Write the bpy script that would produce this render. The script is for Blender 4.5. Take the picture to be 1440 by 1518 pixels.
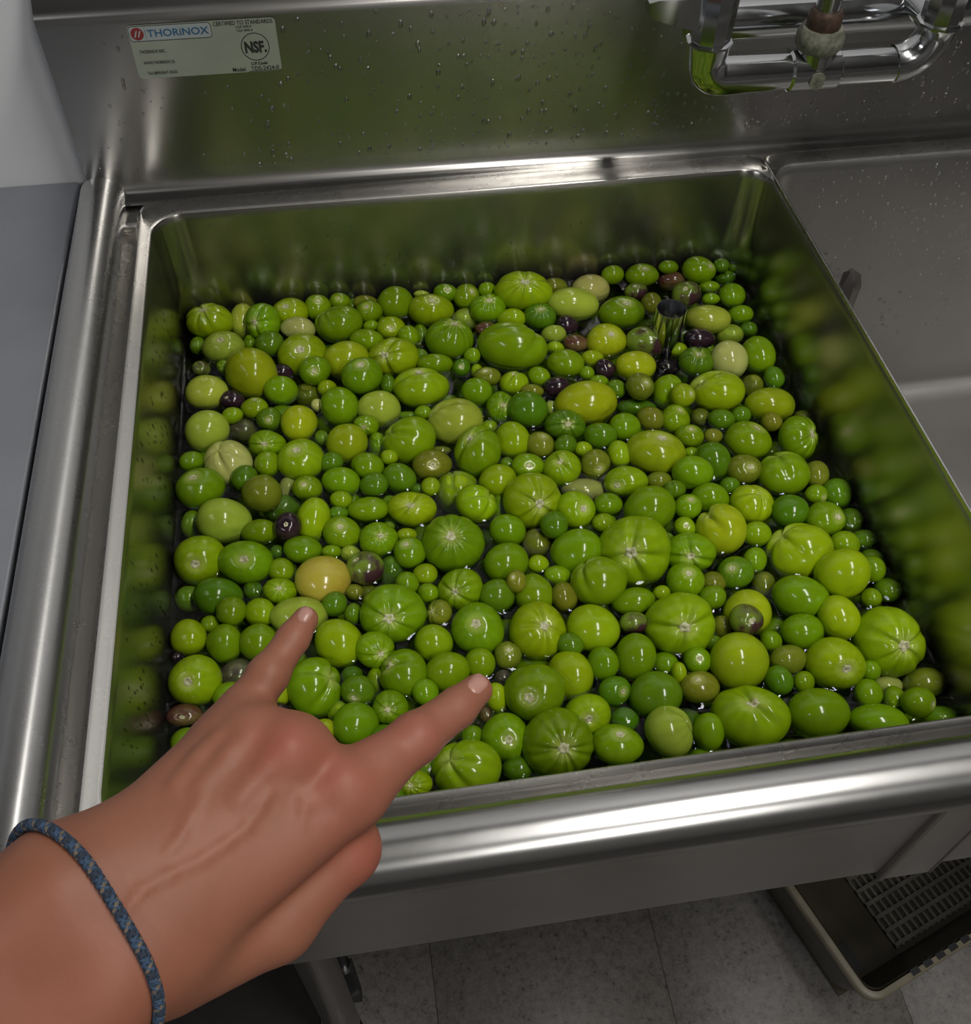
import bpy, bmesh, math, random
import numpy as np
from mathutils import Vector, Matrix

for _o in list(bpy.data.objects):
    bpy.data.objects.remove(_o, do_unlink=True)
scene = bpy.context.scene
COL = scene.collection

# ------------------------------------------------------------------ camera
CR = np.array([[0.98822154, -0.15252818, 0.01238283],
               [-0.11127862, -0.77179391, -0.62606009],
               [0.1050488, 0.61730812, -0.77967649]])   # rows: right, down, forward
CC = np.array([0.18198752, -0.24458799, 0.56889165])
CF = 1481.77
cam_d = bpy.data.cameras.new('camera')
cam = bpy.data.objects.new('camera', cam_d)
COL.objects.link(cam)
cam_d.sensor_fit = 'HORIZONTAL'
cam_d.sensor_width = 36.0
cam_d.lens = CF / 1440.0 * 36.0
cam_d.clip_start = 0.01
_m = Matrix.Identity(4)
for _i in range(3):
    _m[_i][0] = CR[0][_i]
    _m[_i][1] = -CR[1][_i]
    _m[_i][2] = -CR[2][_i]
    _m[_i][3] = CC[_i]
cam.matrix_world = _m
scene.camera = cam

# ------------------------------------------------------------------ world, lamps, exposure
world = bpy.data.worlds.new('room_light')
scene.world = world
world.use_nodes = True
world.node_tree.nodes['Background'].inputs[0].default_value = (0.93, 0.95, 1.0, 1)
world.node_tree.nodes['Background'].inputs[1].default_value = 0.02


def area(name, loc, sx, sy, power, col=(1, 0.97, 0.92), rot=(0, 0, 0)):
    l = bpy.data.lights.new(name, 'AREA')
    l.shape = 'RECTANGLE'
    l.size, l.size_y = sx, sy
    l.energy = power
    l.color = col
    o = bpy.data.objects.new(name, l)
    o.location = loc
    o.rotation_euler = rot
    COL.objects.link(o)
    return o


area('ceiling_lamp_near', (0.80, -0.25, 1.66), 0.16, 1.1, 22)
area('ceiling_lamp_far', (0.80, -1.95, 1.66), 0.16, 1.1, 24)
area('ceiling_lamp_side', (-1.3, -1.2, 1.66), 0.16, 1.1, 14, (0.93, 0.96, 1.0))
scene.view_settings.view_transform = 'Standard'
scene.view_settings.look = 'None'
scene.view_settings.exposure = -0.15
scene.view_settings.gamma = 1.0
scene.view_settings.use_curve_mapping = False
scene.cycles.max_bounces = 7
scene.cycles.diffuse_bounces = 3
scene.cycles.glossy_bounces = 5
scene.cycles.adaptive_threshold = 0.03
scene.cycles.transparent_max_bounces = 12
scene.cycles.caustics_reflective = False
scene.cycles.caustics_refractive = False
scene.cycles.use_denoising = True
scene.cycles.sample_clamp_indirect = 4.0


# ------------------------------------------------------------------ helpers
def pix(u, v, D):
    """world point at depth D on the line of sight through a photo pixel"""
    c = np.array([(u - 720) / CF * D, (v - 759) / CF * D, D])
    return CC + CR.T @ c


def pix_plane(u, v, axis, val):
    d = CR.T @ np.array([(u - 720) / CF, (v - 759) / CF, 1.0])
    t = (val - CC[axis]) / d[axis]
    return CC + t * d


def mesh(name, verts, faces, smooth=True, angle=None):
    me = bpy.data.meshes.new(name)
    me.from_pydata([tuple(map(float, v)) for v in verts], [], [tuple(int(i) for i in f) for f in faces])
    me.update()
    if smooth:
        me.polygons.foreach_set('use_smooth', [True] * len(me.polygons))
        if angle:
            me.set_sharp_from_angle(angle=math.radians(angle))
    return me


def mesh_np(name, V, F3, F4):
    me = bpy.data.meshes.new(name)
    V = np.asarray(V, dtype=np.float32)
    n3, n4 = len(F3), len(F4)
    me.vertices.add(len(V))
    me.vertices.foreach_set('co', V.ravel())
    me.loops.add(n3 * 3 + n4 * 4)
    me.polygons.add(n3 + n4)
    idx = np.concatenate([np.asarray(F4, dtype=np.int32).ravel(), np.asarray(F3, dtype=np.int32).ravel()])
    me.loops.foreach_set('vertex_index', idx)
    st = np.concatenate([np.arange(n4) * 4, n4 * 4 + np.arange(n3) * 3]).astype(np.int32)
    me.polygons.foreach_set('loop_start', st)
    me.polygons.foreach_set('use_smooth', np.ones(n3 + n4, dtype=bool))
    me.update(calc_edges=True)
    return me


def obj(name, me, mat=None, parent=None, label=None, cat=None, group=None, kind=None):
    o = bpy.data.objects.new(name, me)
    COL.objects.link(o)
    if mat is not None and me is not None:
        if len(me.materials) == 0:
            me.materials.append(mat)
    if parent is not None:
        o.parent = parent
        if parent.parent is None and parent.location.length > 0:
            o.matrix_parent_inverse = Matrix.Translation(-parent.location)
    if label: o['label'] = label
    if cat: o['category'] = cat
    if group: o['group'] = group
    if kind: o['kind'] = kind
    return o


def empty(name, loc, label=None, cat=None, group=None):
    o = bpy.data.objects.new(name, None)
    o.empty_display_size = 0.05
    o.location = loc
    COL.objects.link(o)
    if label: o['label'] = label
    if cat: o['category'] = cat
    if group: o['group'] = group
    return o


def box_vf(x0, x1, y0, y1, z0, z1):
    v = [(x0, y0, z0), (x1, y0, z0), (x1, y1, z0), (x0, y1, z0), (x0, y0, z1), (x1, y0, z1), (x1, y1, z1), (x0, y1, z1)]
    f = [(3, 2, 1, 0), (4, 5, 6, 7), (0, 1, 5, 4), (1, 2, 6, 5), (2, 3, 7, 6), (3, 0, 4, 7)]
    return v, f


def bevel_mesh(me, w, seg=2):
    bm = bmesh.new()
    bm.from_mesh(me)
    bmesh.ops.bevel(bm, geom=list(bm.edges), offset=w, segments=seg, profile=0.5, affect='EDGES', clamp_overlap=True)
    bm.to_mesh(me)
    bm.free()
    me.polygons.foreach_set('use_smooth', [True] * len(me.polygons))
    me.set_sharp_from_angle(angle=math.radians(50))
    return me


def box(name, b, mat, parent=None, bev=0.0, **k):
    me = mesh(name, *box_vf(*b), smooth=False)
    if bev: bevel_mesh(me, bev)
    return obj(name, me, mat, parent, **k)


def loft(loops, cap0=False, cap1=False, closed=True):
    n = len(loops[0])
    v = [p for l in loops for p in l]
    f = []
    for a in range(len(loops) - 1):
        for i in range(n if closed else n - 1):
            j = (i + 1) % n
            f.append((a * n + i, a * n + j, (a + 1) * n + j, (a + 1) * n + i))
    if cap0: f.append(tuple(range(n - 1, -1, -1)))
    if cap1: f.append(tuple((len(loops) - 1) * n + i for i in range(n)))
    return v, f


def rrect(x0, x1, y0, y1, r, z, seg=8):
    """counter-clockwise rounded rectangle"""
    out = []
    for cx, cy, a0 in ((x1 - r, y1 - r, 0), (x0 + r, y1 - r, 90), (x0 + r, y0 + r, 180), (x1 - r, y0 + r, 270)):
        for k in range(seg + 1):
            a = math.radians(a0 + 90 * k / seg)
            out.append((cx + r * math.cos(a), cy + r * math.sin(a), z))
    return out


def frames(path):
    P = [Vector(p) for p in path]
    T = []
    for i in range(len(P)):
        t = (P[min(i + 1, len(P) - 1)] - P[max(i - 1, 0)])
        T.append(t.normalized())
    n = T[0].orthogonal().normalized()
    out = []
    for i, t in enumerate(T):
        n = (n - t * n.dot(t)).normalized()
        out.append((P[i], t, n, t.cross(n)))
    return out


def tube_vf(path, rad, seg=20, cap=True, closed=False):
    fr = frames(path)
    loops = []
    for i, (p, t, n, b) in enumerate(fr):
        r = rad[i] if hasattr(rad, '__len__') else rad
        loops.append([tuple(p + (n * math.cos(2 * math.pi * k / seg) + b * math.sin(2 * math.pi * k / seg)) * r) for k in range(seg)])
    if closed:
        loops.append(loops[0])
    return loft(loops, cap and not closed, cap and not closed)


def join(*vfs):
    V, F = [], []
    for v, f in vfs:
        o = len(V)
        V += list(v)
        F += [tuple(i + o for i in q) for q in f]
    return V, F


def arc(c, r, a0, a1, n, ax=0, ay=1, fixed=0.0):
    out = []
    for k in range(n + 1):
        a = math.radians(a0 + (a1 - a0) * k / n)
        p = [fixed] * 3
        p[ax] = c[0] + r * math.cos(a)
        p[ay] = c[1] + r * math.sin(a)
        out.append(tuple(p))
    return out


# ------------------------------------------------------------------ materials
def new_mat(name):
    m = bpy.data.materials.new(name)
    m.use_nodes = True
    nt = m.node_tree
    b = nt.nodes['Principled BSDF']
    return m, nt, b


def N(nt, t, **k):
    n = nt.nodes.new(t)
    for a, v in k.items():
        setattr(n, a, v)
    return n


def ramp(nt, fac, stops):
    r = N(nt, 'ShaderNodeValToRGB')
    e = r.color_ramp.elements
    while len(e) < len(stops):
        e.new(0.5)
    for i, (p, c) in enumerate(stops):
        e[i].position = p
        e[i].color = (*c, 1) if len(c) == 3 else c
    nt.links.new(fac, r.inputs[0])
    return r.outputs[0]


def noise(nt, scale, detail=3, rough=0.55, vec=None, sc=None):
    n = N(nt, 'ShaderNodeTexNoise')
    n.inputs['Scale'].default_value = scale
    n.inputs['Detail'].default_value = detail
    n.inputs['Roughness'].default_value = rough
    tc = N(nt, 'ShaderNodeTexCoord')
    src = tc.outputs['Object']
    if sc:
        mp = N(nt, 'ShaderNodeMapping')
        mp.inputs['Scale'].default_value = sc
        nt.links.new(src, mp.inputs[0])
        src = mp.outputs[0]
    nt.links.new(src, n.inputs['Vector'])
    return n.outputs['Fac']


def bump(nt, b, h, strength, dist=0.001):
    bp = N(nt, 'ShaderNodeBump')
    bp.inputs['Strength'].default_value = strength
    bp.inputs['Distance'].default_value = dist
    nt.links.new(h, bp.inputs['Height'])
    nt.links.new(bp.outputs[0], b.inputs['Normal'])


def steel(name, col=(0.60, 0.585, 0.56), r0=0.16, r1=0.30, aniso=0.0, axis='Z', rot=0.0, scr=(60, 60, 60), bs=0.0, nsc=1.0):
    m, nt, b = new_mat(name)
    b.inputs['Metallic'].default_value = 1.0
    f = noise(nt, 9 * nsc, 4)
    b.inputs['Base Color'].default_value = (*col, 1)
    nt.links.new(ramp(nt, f, [(0.3, [c * 0.86 for c in col]), (0.7, col)]), b.inputs['Base Color'])
    f2 = noise(nt, 1.0, 5, 0.65, sc=scr)
    mr = N(nt, 'ShaderNodeMapRange')
    mr.inputs[3].default_value = r0
    mr.inputs[4].default_value = r1
    nt.links.new(f2, mr.inputs[0])
    nt.links.new(mr.outputs[0], b.inputs['Roughness'])
    if aniso:
        b.inputs['Anisotropic'].default_value = aniso
        b.inputs['Anisotropic Rotation'].default_value = rot
        t = N(nt, 'ShaderNodeTangent', direction_type='RADIAL', axis=axis)
        nt.links.new(t.outputs[0], b.inputs['Tangent'])
    if bs:
        bump(nt, b, f2, bs, 0.0006)
    return m


M_BASIN = steel('basin_steel', (0.43, 0.42, 0.385), 0.24, 0.24, 0.65, 'Z', 0.25, (14, 14, 160))
M_BASIN2 = steel('dry_basin_steel', (0.52, 0.51, 0.495), 0.34, 0.42, 0.3, 'Z', 0.0, (14, 14, 160))
M_SPLASH = steel('backsplash_steel', (0.41, 0.40, 0.385), 0.25, 0.25, 0.72, 'Z', 0.25, (14, 14, 220))
M_DECK = steel('deck_steel', (0.60, 0.585, 0.56), 0.24, 0.32, 0, scr=(60, 60, 60), nsc=0.3)
M_TUBE = steel('rolled_rim_steel', (0.58, 0.575, 0.565), 0.17, 0.26, 0, scr=(60, 60, 60), nsc=0.3)
M_OUTER = steel('apron_steel', (0.56, 0.545, 0.53), 0.36, 0.46, 0)
M_CHROME = steel('chrome', (0.58, 0.59, 0.60), 0.08, 0.20, 0, scr=(90, 90, 90))
M_TABLE = steel('table_steel', (0.50, 0.52, 0.56), 0.30, 0.44, 0, scr=(40, 40, 40))
M_LEG = steel('leg_steel', (0.42, 0.40, 0.38), 0.28, 0.40, 0)


def simple(name, col, rough=0.5, metal=0.0, n=None, spec=0.5, bs=0, amp=0.25):
    m, nt, b = new_mat(name)
    b.inputs['Roughness'].default_value = rough
    b.inputs['Metallic'].default_value = metal
    b.inputs['Specular IOR Level'].default_value = spec
    f = noise(nt, n or 40, 4)
    nt.links.new(ramp(nt, f, [(0.3, [c * (1 - amp) for c in col]), (0.7, [min(1, c * (1 + amp)) for c in col])]), b.inputs['Base Color'])
    if bs: bump(nt, b, f, bs)
    return m


M_WALL = simple('white_wall_panel', (0.80, 0.805, 0.83), 0.45, n=6, amp=0.04)
M_BRASS = simple('corroded_brass', (0.07, 0.042, 0.028), 0.6, 0.4, n=180, bs=0.4, amp=0.5)
M_LIME = simple('limescale', (0.17, 0.172, 0.13), 0.65, 0.3, n=220, bs=0.5, amp=0.45)
M_DARK = simple('black_rubber', (0.012, 0.010, 0.009), 0.7, n=60)
M_BLACKPL = simple('black_plastic', (0.02, 0.021, 0.023), 0.45, n=60)
M_CRATE = simple('olive_plastic', (0.17, 0.15, 0.105), 0.42, n=25, amp=0.2)
M_CRATE2 = simple('grey_olive_lattice', (0.085, 0.078, 0.062), 0.6, n=40)
M_CRATE3 = simple('dark_olive_plastic', (0.055, 0.047, 0.033), 0.3, n=25, amp=0.2)

# tomatillo skin: the object's own colour, paler towards the stem, fine meridian streaks
M_TOM, _nt, _b = new_mat('tomatillo_skin')
_oi = N(_nt, 'ShaderNodeObjectInfo')
_at = N(_nt, 'ShaderNodeAttribute', attribute_name='pole')
_st = N(_nt, 'ShaderNodeAttribute', attribute_name='streak')
_pale = N(_nt, 'ShaderNodeMix', data_type='RGBA')
_pale.inputs[7].default_value = (0.52, 0.58, 0.15, 1)
_nt.links.new(_oi.outputs['Color'], _pale.inputs[6])
_mr = N(_nt, 'ShaderNodeMapRange')
_mr.inputs[1].default_value = 0.87
_mr.inputs[2].default_value = 1.0
_mr.inputs[4].default_value = 0.48
_nt.links.new(_at.outputs['Fac'], _mr.inputs[0])
_mulp = N(_nt, 'ShaderNodeMath', operation='MULTIPLY')
_nt.links.new(_mr.outputs[0], _mulp.inputs[0])
_nt.links.new(_oi.outputs['Alpha'], _mulp.inputs[1])
_nt.links.new(_mulp.outputs[0], _pale.inputs[0])
_n1 = noise(_nt, 38, 4)
_hsv = N(_nt, 'ShaderNodeHueSaturation')
_nt.links.new(_pale.outputs[2], _hsv.inputs['Color'])
_mv = N(_nt, 'ShaderNodeMapRange')
_mv.inputs[1].default_value, _mv.inputs[2].default_value = 0.3, 0.7
_mv.inputs[3].default_value, _mv.inputs[4].default_value = 0.85, 1.15
_nt.links.new(_n1, _mv.inputs[0])
_ms = N(_nt, 'ShaderNodeMath', operation='MULTIPLY')
_nt.links.new(_mv.outputs[0], _ms.inputs[0])
_nt.links.new(_st.outputs['Fac'], _ms.inputs[1])
_nt.links.new(_ms.outputs[0], _hsv.inputs['Value'])
_nt.links.new(_hsv.outputs[0], _b.inputs['Base Color'])
_b.inputs['Roughness'].default_value = 0.14
_b.inputs['Specular IOR Level'].default_value = 0.36
bump(_nt, _b, noise(_nt, 220, 3), 0.04)


def two_tone(name, a, bcol, lo=0.42, hi=0.58, rough=0.17):
    m, nt, b = new_mat(name)
    f = noise(nt, 42, 3)
    nt.links.new(ramp(nt, f, [(lo, a), (hi, bcol)]), b.inputs['Base Color'])
    b.inputs['Roughness'].default_value = rough
    b.inputs['Specular IOR Level'].default_value = 0.55
    return m


M_TT = two_tone('tomatillo_green_purple', (0.16, 0.24, 0.022), (0.055, 0.022, 0.026))
M_TP = two_tone('tomatillo_purple', (0.014, 0.008, 0.013), (0.035, 0.014, 0.022))
M_TW = two_tone('tomatillo_brown', (0.095, 0.035, 0.022), (0.15, 0.10, 0.035))
M_TM = two_tone('tomatillo_murky', (0.085, 0.065, 0.055), (0.14, 0.15, 0.05))
M_TY = two_tone('tomatillo_yellow', (0.44, 0.37, 0.045), (0.38, 0.27, 0.025), 0.5, 0.75)
M_SCAR, _nt, _b = new_mat('stem_scar')
_nt.links.new(ramp(_nt, noise(_nt, 420, 4), [(0.35, (0.30, 0.26, 0.14)), (0.5, (0.50, 0.50, 0.30)), (0.68, (0.58, 0.60, 0.36))]), _b.inputs['Base Color'])
_b.inputs['Roughness'].default_value = 0.5
bump(_nt, _b, noise(_nt, 500, 3), 0.5)

# water: clear sheet that mirrors by its Fresnel share and lets the rest through with a faint tint
M_WATER, _nt, _b = new_mat('water')
_nt.nodes.remove(_b)
_out = _nt.nodes['Material Output']
_fr = N(_nt, 'ShaderNodeFresnel')
_fr.inputs[0].default_value = 1.33
_tr = N(_nt, 'ShaderNodeBsdfTransparent')
_tr.inputs[0].default_value = (0.88, 0.93, 0.82, 1)
_gl = N(_nt, 'ShaderNodeBsdfGlossy')
_gl.inputs['Roughness'].default_value = 0.015
_mx = N(_nt, 'ShaderNodeMixShader')
_bp = N(_nt, 'ShaderNodeBump')
_bp.inputs['Strength'].default_value = 0.12
_bp.inputs['Distance'].default_value = 0.001
_nt.links.new(noise(_nt, 55, 2), _bp.inputs['Height'])
_nt.links.new(_bp.outputs[0], _fr.inputs['Normal'])
_nt.links.new(_bp.outputs[0], _gl.inputs['Normal'])
_nt.links.new(_fr.outputs[0], _mx.inputs[0])
_nt.links.new(_tr.outputs[0], _mx.inputs[1])
_nt.links.new(_gl.outputs[0], _mx.inputs[2])
_nt.links.new(_mx.outputs[0], _out.inputs[0])

# ------------------------------------------------------------------ the setting
FZ = -0.85
fl = obj('floor', mesh('floor', [(-2.0, -3.6, FZ - 0.004), (3.0, -3.6, FZ - 0.004), (3.0, 0.70, FZ - 0.004), (-2.0, 0.70, FZ - 0.004)], [(0, 1, 2, 3)], False),
         simple('tile_joint', (0.05, 0.046, 0.042), 0.8, n=50), kind='structure')
M_TILE, _nt, _b = new_mat('vinyl_tile')
_c1 = ramp(_nt, noise(_nt, 110, 9, 0.82), [(0.36, (0.035, 0.031, 0.028)), (0.43, (0.115, 0.106, 0.098)), (0.62, (0.18, 0.168, 0.158))])
_nt.links.new(_c1, _b.inputs['Base Color'])
_b.inputs['Roughness'].default_value = 0.5
tile_me = bevel_mesh(mesh('tile', *box_vf(0, 0.3042, 0, 0.3042, 0, 0.004), smooth=False), 0.0008, 1)
tile_me.materials.append(M_TILE)
for ix in range(-4, 7):
    for iy in range(-2, 3):
        t = bpy.data.objects.new('tile', tile_me)
        COL.objects.link(t)
        t.location = (0.184 + ix * 0.3045, -0.07 + iy * 0.3045, FZ - 0.004)
        t.parent = fl
obj('wall_back', mesh('wall_back', *box_vf(-2.0, 3.0, 0.70, 0.80, FZ, 1.70), smooth=False), M_WALL, kind='structure')
M_ROOM = simple('painted_wall', (0.25, 0.245, 0.235), 0.7, n=6, amp=0.05)
M_CEIL = simple('ceiling_panel', (0.30, 0.30, 0.295), 0.8, n=6, amp=0.05)
obj('wall_left', mesh('wall_left', *box_vf(-2.1, -2.0, -3.6, 0.80, FZ, 1.70), smooth=False), M_ROOM, kind='structure')
obj('wall_right', mesh('wall_right', *box_vf(3.0, 3.1, -3.6, 0.80, FZ, 1.70), smooth=False), M_ROOM, kind='structure')
obj('wall_front', mesh('wall_front', *box_vf(-2.1, 3.1, -3.7, -3.6, FZ, 1.70), smooth=False), M_ROOM, kind='structure')
obj('ceiling', mesh('ceiling', *box_vf(-2.1, 3.1, -3.7, 0.80, 1.70, 1.75), smooth=False), M_CEIL, kind='structure')

# ------------------------------------------------------------------ sink
TR_ = 0.0215
sink = empty('sink', (0.6, 0.3, FZ), 'stainless steel two-compartment sink with rolled rim full of tomatillos', 'sink')


def basin(x0, x1, outl, outr):
    ins = [(0, -0.0015), (0.0012, -0.004), (0.002, -0.01), (0.005, -0.12), (0.010, -0.30), (0.014, -0.320), (0.024, -0.331), (0.042, -0.335)]
    inner = [rrect(x0 + i, x1 - i, i, 0.61 - i, 0.028, z) for i, z in ins]
    outer = [rrect(x0 - outl, x1 + outr, -0.003, 0.613, 0.029, -0.004),
             rrect(x0 - outl + 0.004, x1 + outr - 0.004, 0.001, 0.61, 0.029, -0.310),
             rrect(x0 + 0.008, x1 - 0.008, 0.008, 0.60, 0.029, -0.330),
             rrect(x0 + 0.03, x1 - 0.03, 0.03, 0.58, 0.029, -0.342)]
    a = loft([l[::-1] for l in inner], cap1=True)
    b = loft(outer, cap1=True)
    b = (b[0], [f[::-1] for f in b[1]])
    return join(a, b)


me = mesh('basin', *basin(0, 0.61, 0.003, 0.0003), angle=55)
me.materials.append(M_BASIN)
me.materials.append(M_OUTER)
nin = 7 * 36 + 1
for i, p_ in enumerate(me.polygons):
    p_.material_index = 0 if i < nin else 1
obj('basin', me, None, sink)
me = mesh('basin', *basin(0.612, 1.222, 0.0003, 0.003), angle=55)
me.materials.append(M_BASIN2)
me.materials.append(M_OUTER)
for i, p_ in enumerate(me.polygons):
    p_.material_index = 0 if i < nin else 1
obj('basin', me, None, sink)


def deck(x0, x1, l, r):
    # (share of the left/right/front margins, back edge, corner radius, height)
    S = [(0, 0, 0, 0, .028, -.0015), (.002, .0002, .0015, .002, .028, .0),
         (.0085, .0003, .0065, .010, .024, .0004), (.0105, .0004, .0075, .018, .018, .0024), (.0130, .0005, .009, .022, .015, .0002),
         (.019, .0006, .0125, .0225, .012, -.011), (.032, .0007, .0165, .0228, .010, -.012)]
    loops = []
    for a, b, fr_, bk, rr, z in S:
        loops.append(rrect(x0 - (a if l else b), x1 + (a if r else b), -fr_, 0.61 + bk, rr, z))
    v, f = loft(loops)
    return v, f


obj('deck', mesh('deck', *join(deck(0, 0.61, 1, 0), deck(0.612, 1.222, 0, 1)), angle=60), M_DECK, sink)
box('corner_web', (-0.046, -0.004, 0.600, 0.640, -0.013, -0.0028), M_DECK, sink, bev=0.004)
box('corner_web', (0.6042, 0.6178, 0.6042, 0.634, -0.004, 0.0006), M_DECK, sink)
box('divider_cap', (0.6100, 0.6120, 0.004, 0.612, -0.012, 0.0026), M_DECK, sink, bev=0.0006)
# rolled rim: one tube up the left side, round the corner and along the front
M_TUBEX = steel('rolled_rim_front_steel', (0.50, 0.497, 0.49), 0.23, 0.29, 0.30, 'X', 0.25, (60, 60, 60), nsc=0.3)
M_TUBEY = steel('rolled_rim_side_steel', (0.58, 0.575, 0.565), 0.24, 0.32, 0.80, 'Y', 0.25, (60, 60, 60), nsc=0.3)
obj('rolled_rim', mesh('rolled_rim', *tube_vf([(-0.048, y, 0) for y in (0.646, 0.4, 0.2, -0.0055)], TR_, 40, cap=False)), M_TUBEY, sink)
obj('rolled_rim', mesh('rolled_rim', *tube_vf([(x, -0.0355, 0) for x in (-0.018, 0.3, 0.8, 1.241)], TR_, 40, cap=False)), M_TUBEX, sink)
obj('rolled_rim', mesh('rolled_rim', *tube_vf([(1.271, y, 0) for y in (-0.0055, 0.3, 0.646)], TR_, 40, cap=False)), M_TUBEY, sink)
obj('rim_elbow', mesh('rim_elbow', *tube_vf([(x, y, 0) for x, y, _ in arc((-0.018, -0.0055), 0.03, 180, 270, 12)], TR_, 40, cap=False)), M_TUBE, sink)
obj('rim_elbow', mesh('rim_elbow', *tube_vf([(x, y, 0) for x, y, _ in arc((1.241, -0.0055), 0.03, -90, 0, 12)], TR_, 40, cap=False)), M_TUBE, sink)
# backsplash with its cove at the foot and the sloping return at the top
prof = [(.6265, .0005), (.6285, .0026), (.634, .0026), (.6375, .0028), (.641, .005), (.6435, .0092), (.6447, .015), (.645, .022), (.645, .08), (.645, .163), (.6455, .168), (.6475, .1715), (.651, .1745), (.695, .214), (.6995, .2165), (.6995, .2)]
loops = [[(x, y, z) for y, z in prof] for x in (-0.058, 0.2, 0.6, 1.0, 1.30)]
v, f = loft(loops, closed=False)
obj('backsplash', mesh('backsplash', v, f, angle=60), M_SPLASH, sink)
capv = [(-0.058, y, z) for y, z in prof[:-1]] + [(-0.058, .6995, -0.03), (-0.058, .6265, -0.03)]
obj('end_cap', mesh('end_cap', capv, [tuple(range(len(capv)))], False), M_OUTER, sink)
# front: seam strips between the two bowls, apron return
box('seam_strip', (0.580, 0.585, -0.0052, 0.004, -0.318, -0.02), M_LEG, sink, bev=0.0015)
box('seam_panel', (0.585, 0.628, -0.0036, 0.004, -0.318, -0.02), M_OUTER, sink, bev=0.001)
box('seam_strip', (0.628, 0.630, -0.0048, 0.004, -0.318, -0.02), M_LEG, sink, bev=0.001)
for lx, ly in ((0.068, 0.055), (1.155, 0.055), (0.068, 0.555), (1.155, 0.555)):
    leg = obj('leg', mesh('leg', *tube_vf([(lx, ly, -0.325), (lx, ly, -0.345), (lx, ly, -0.36), (lx, ly, -0.79), (lx, ly, -0.795)], [.028, .028, .0205, .0205, .018], 28), angle=40), M_LEG, sink)
    obj('foot', mesh('foot', *tube_vf([(lx, ly, -0.79), (lx, ly, -0.835), (lx, ly, -0.838), (lx, ly, FZ)], [.013, .013, .022, .022], 20), angle=40), M_CHROME, leg)
lc = pix_plane(508, 1431, 1, 0.10)
lx, lz = float(lc[0]), float(lc[2])
lev = obj('drain_lever', mesh('drain_lever', *join(tube_vf([(lx, 0.10, -0.338), (lx, 0.10, lz)], .006, 12), box_vf(lx - 0.009, lx + 0.011, 0.092, 0.108, lz - 0.20, lz - 0.006)), angle=40), M_BLACKPL, sink)
obj('lever_collar', mesh('lever_collar', *tube_vf([(lx, 0.10, lz - 0.006), (lx, 0.10, lz + 0.006)], .0098, 18), angle=40), M_CHROME, lev)

# certification sticker on the backsplash
SX, SZ, SW, SH, SY = 0.0150, 0.1150, 0.1250, 0.0470, 0.6447
M_STK = simple('sticker_film', (0.31, 0.335, 0.28), 0.32, 0.15, n=30, amp=0.06)
M_STKW = simple('sticker_panel', (0.33, 0.365, 0.37), 0.32, n=30, amp=0.05)
M_INK = simple('black_ink', (0.02, 0.02, 0.02), 0.5, n=30)
M_BLUE = simple('blue_ink', (0.03, 0.10, 0.20), 0.5, n=30)
M_RED = simple('red_ink', (0.20, 0.025, 0.025), 0.5, n=30)


def on_st(fx, fz, d):
    return (SX + fx * SW, SY - d, SZ + fz * SH)


def flat_poly(name, pts, d, mat, parent):
    return obj(name, mesh(name, [on_st(a, b, d) for a, b in pts], [tuple(range(len(pts)))], False), mat, parent)


def rr2(x0, x1, z0, z1, r, asp=SW / SH, seg=5):
    out = []
    for cx, cy, a0 in ((x1 - r / asp, z1 - r, 0), (x0 + r / asp, z1 - r, 90), (x0 + r / asp, z0 + r, 180), (x1 - r / asp, z0 + r, 270)):
        for k in range(seg + 1):
            a = math.radians(a0 + 90 * k / seg)
            out.append((cx + r / asp * math.cos(a), cy + r * math.sin(a)))
    return out


stk = flat_poly('sticker', rr2(0, 1, 0, 1, 0.07), 0.0004, M_STK, sink)
stk['label'] = 'pale certification sticker'
flat_poly('logo_border', rr2(0.005, 0.562, 0.70, 0.985, 0.07), 0.0006, M_INK, stk)
flat_poly('logo_panel', rr2(0.009, 0.558, 0.712, 0.973, 0.06), 0.0007, M_STKW, stk)


def disc(cx, cz, r, n=32):
    return [(cx + r * SH / SW * math.cos(2 * math.pi * k / n), cz + r * math.sin(2 * math.pi * k / n)) for k in range(n)]


flat_poly('logo_disc', disc(0.062, 0.842, 0.115), 0.0008, M_RED, stk)
for k in (-1, 1):
    x = 0.062 + 0.012 * k
    flat_poly('logo_flame', [(x - 0.012, 0.775), (x - 0.004, 0.78), (x + 0.006, 0.84), (x + 0.016, 0.91), (x + 0.004, 0.89), (x - 0.006, 0.83)], 0.0009, M_STKW, stk)
flat_poly('logo_rule', [(0.115, 0.73), (0.117, 0.73), (0.117, 0.955), (0.115, 0.955)], 0.0008, M_INK, stk)
flat_poly('seal_ring', disc(0.838, 0.48, 0.262, 48), 0.0006, M_INK, stk)
flat_poly('seal_face', disc(0.838, 0.48, 0.246, 48), 0.0007, M_STK, stk)
flat_poly('model_rule', [(0.765, 0.010), (0.995, 0.010), (0.995, 0.020), (0.765, 0.020)], 0.0006, M_INK, stk)


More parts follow.
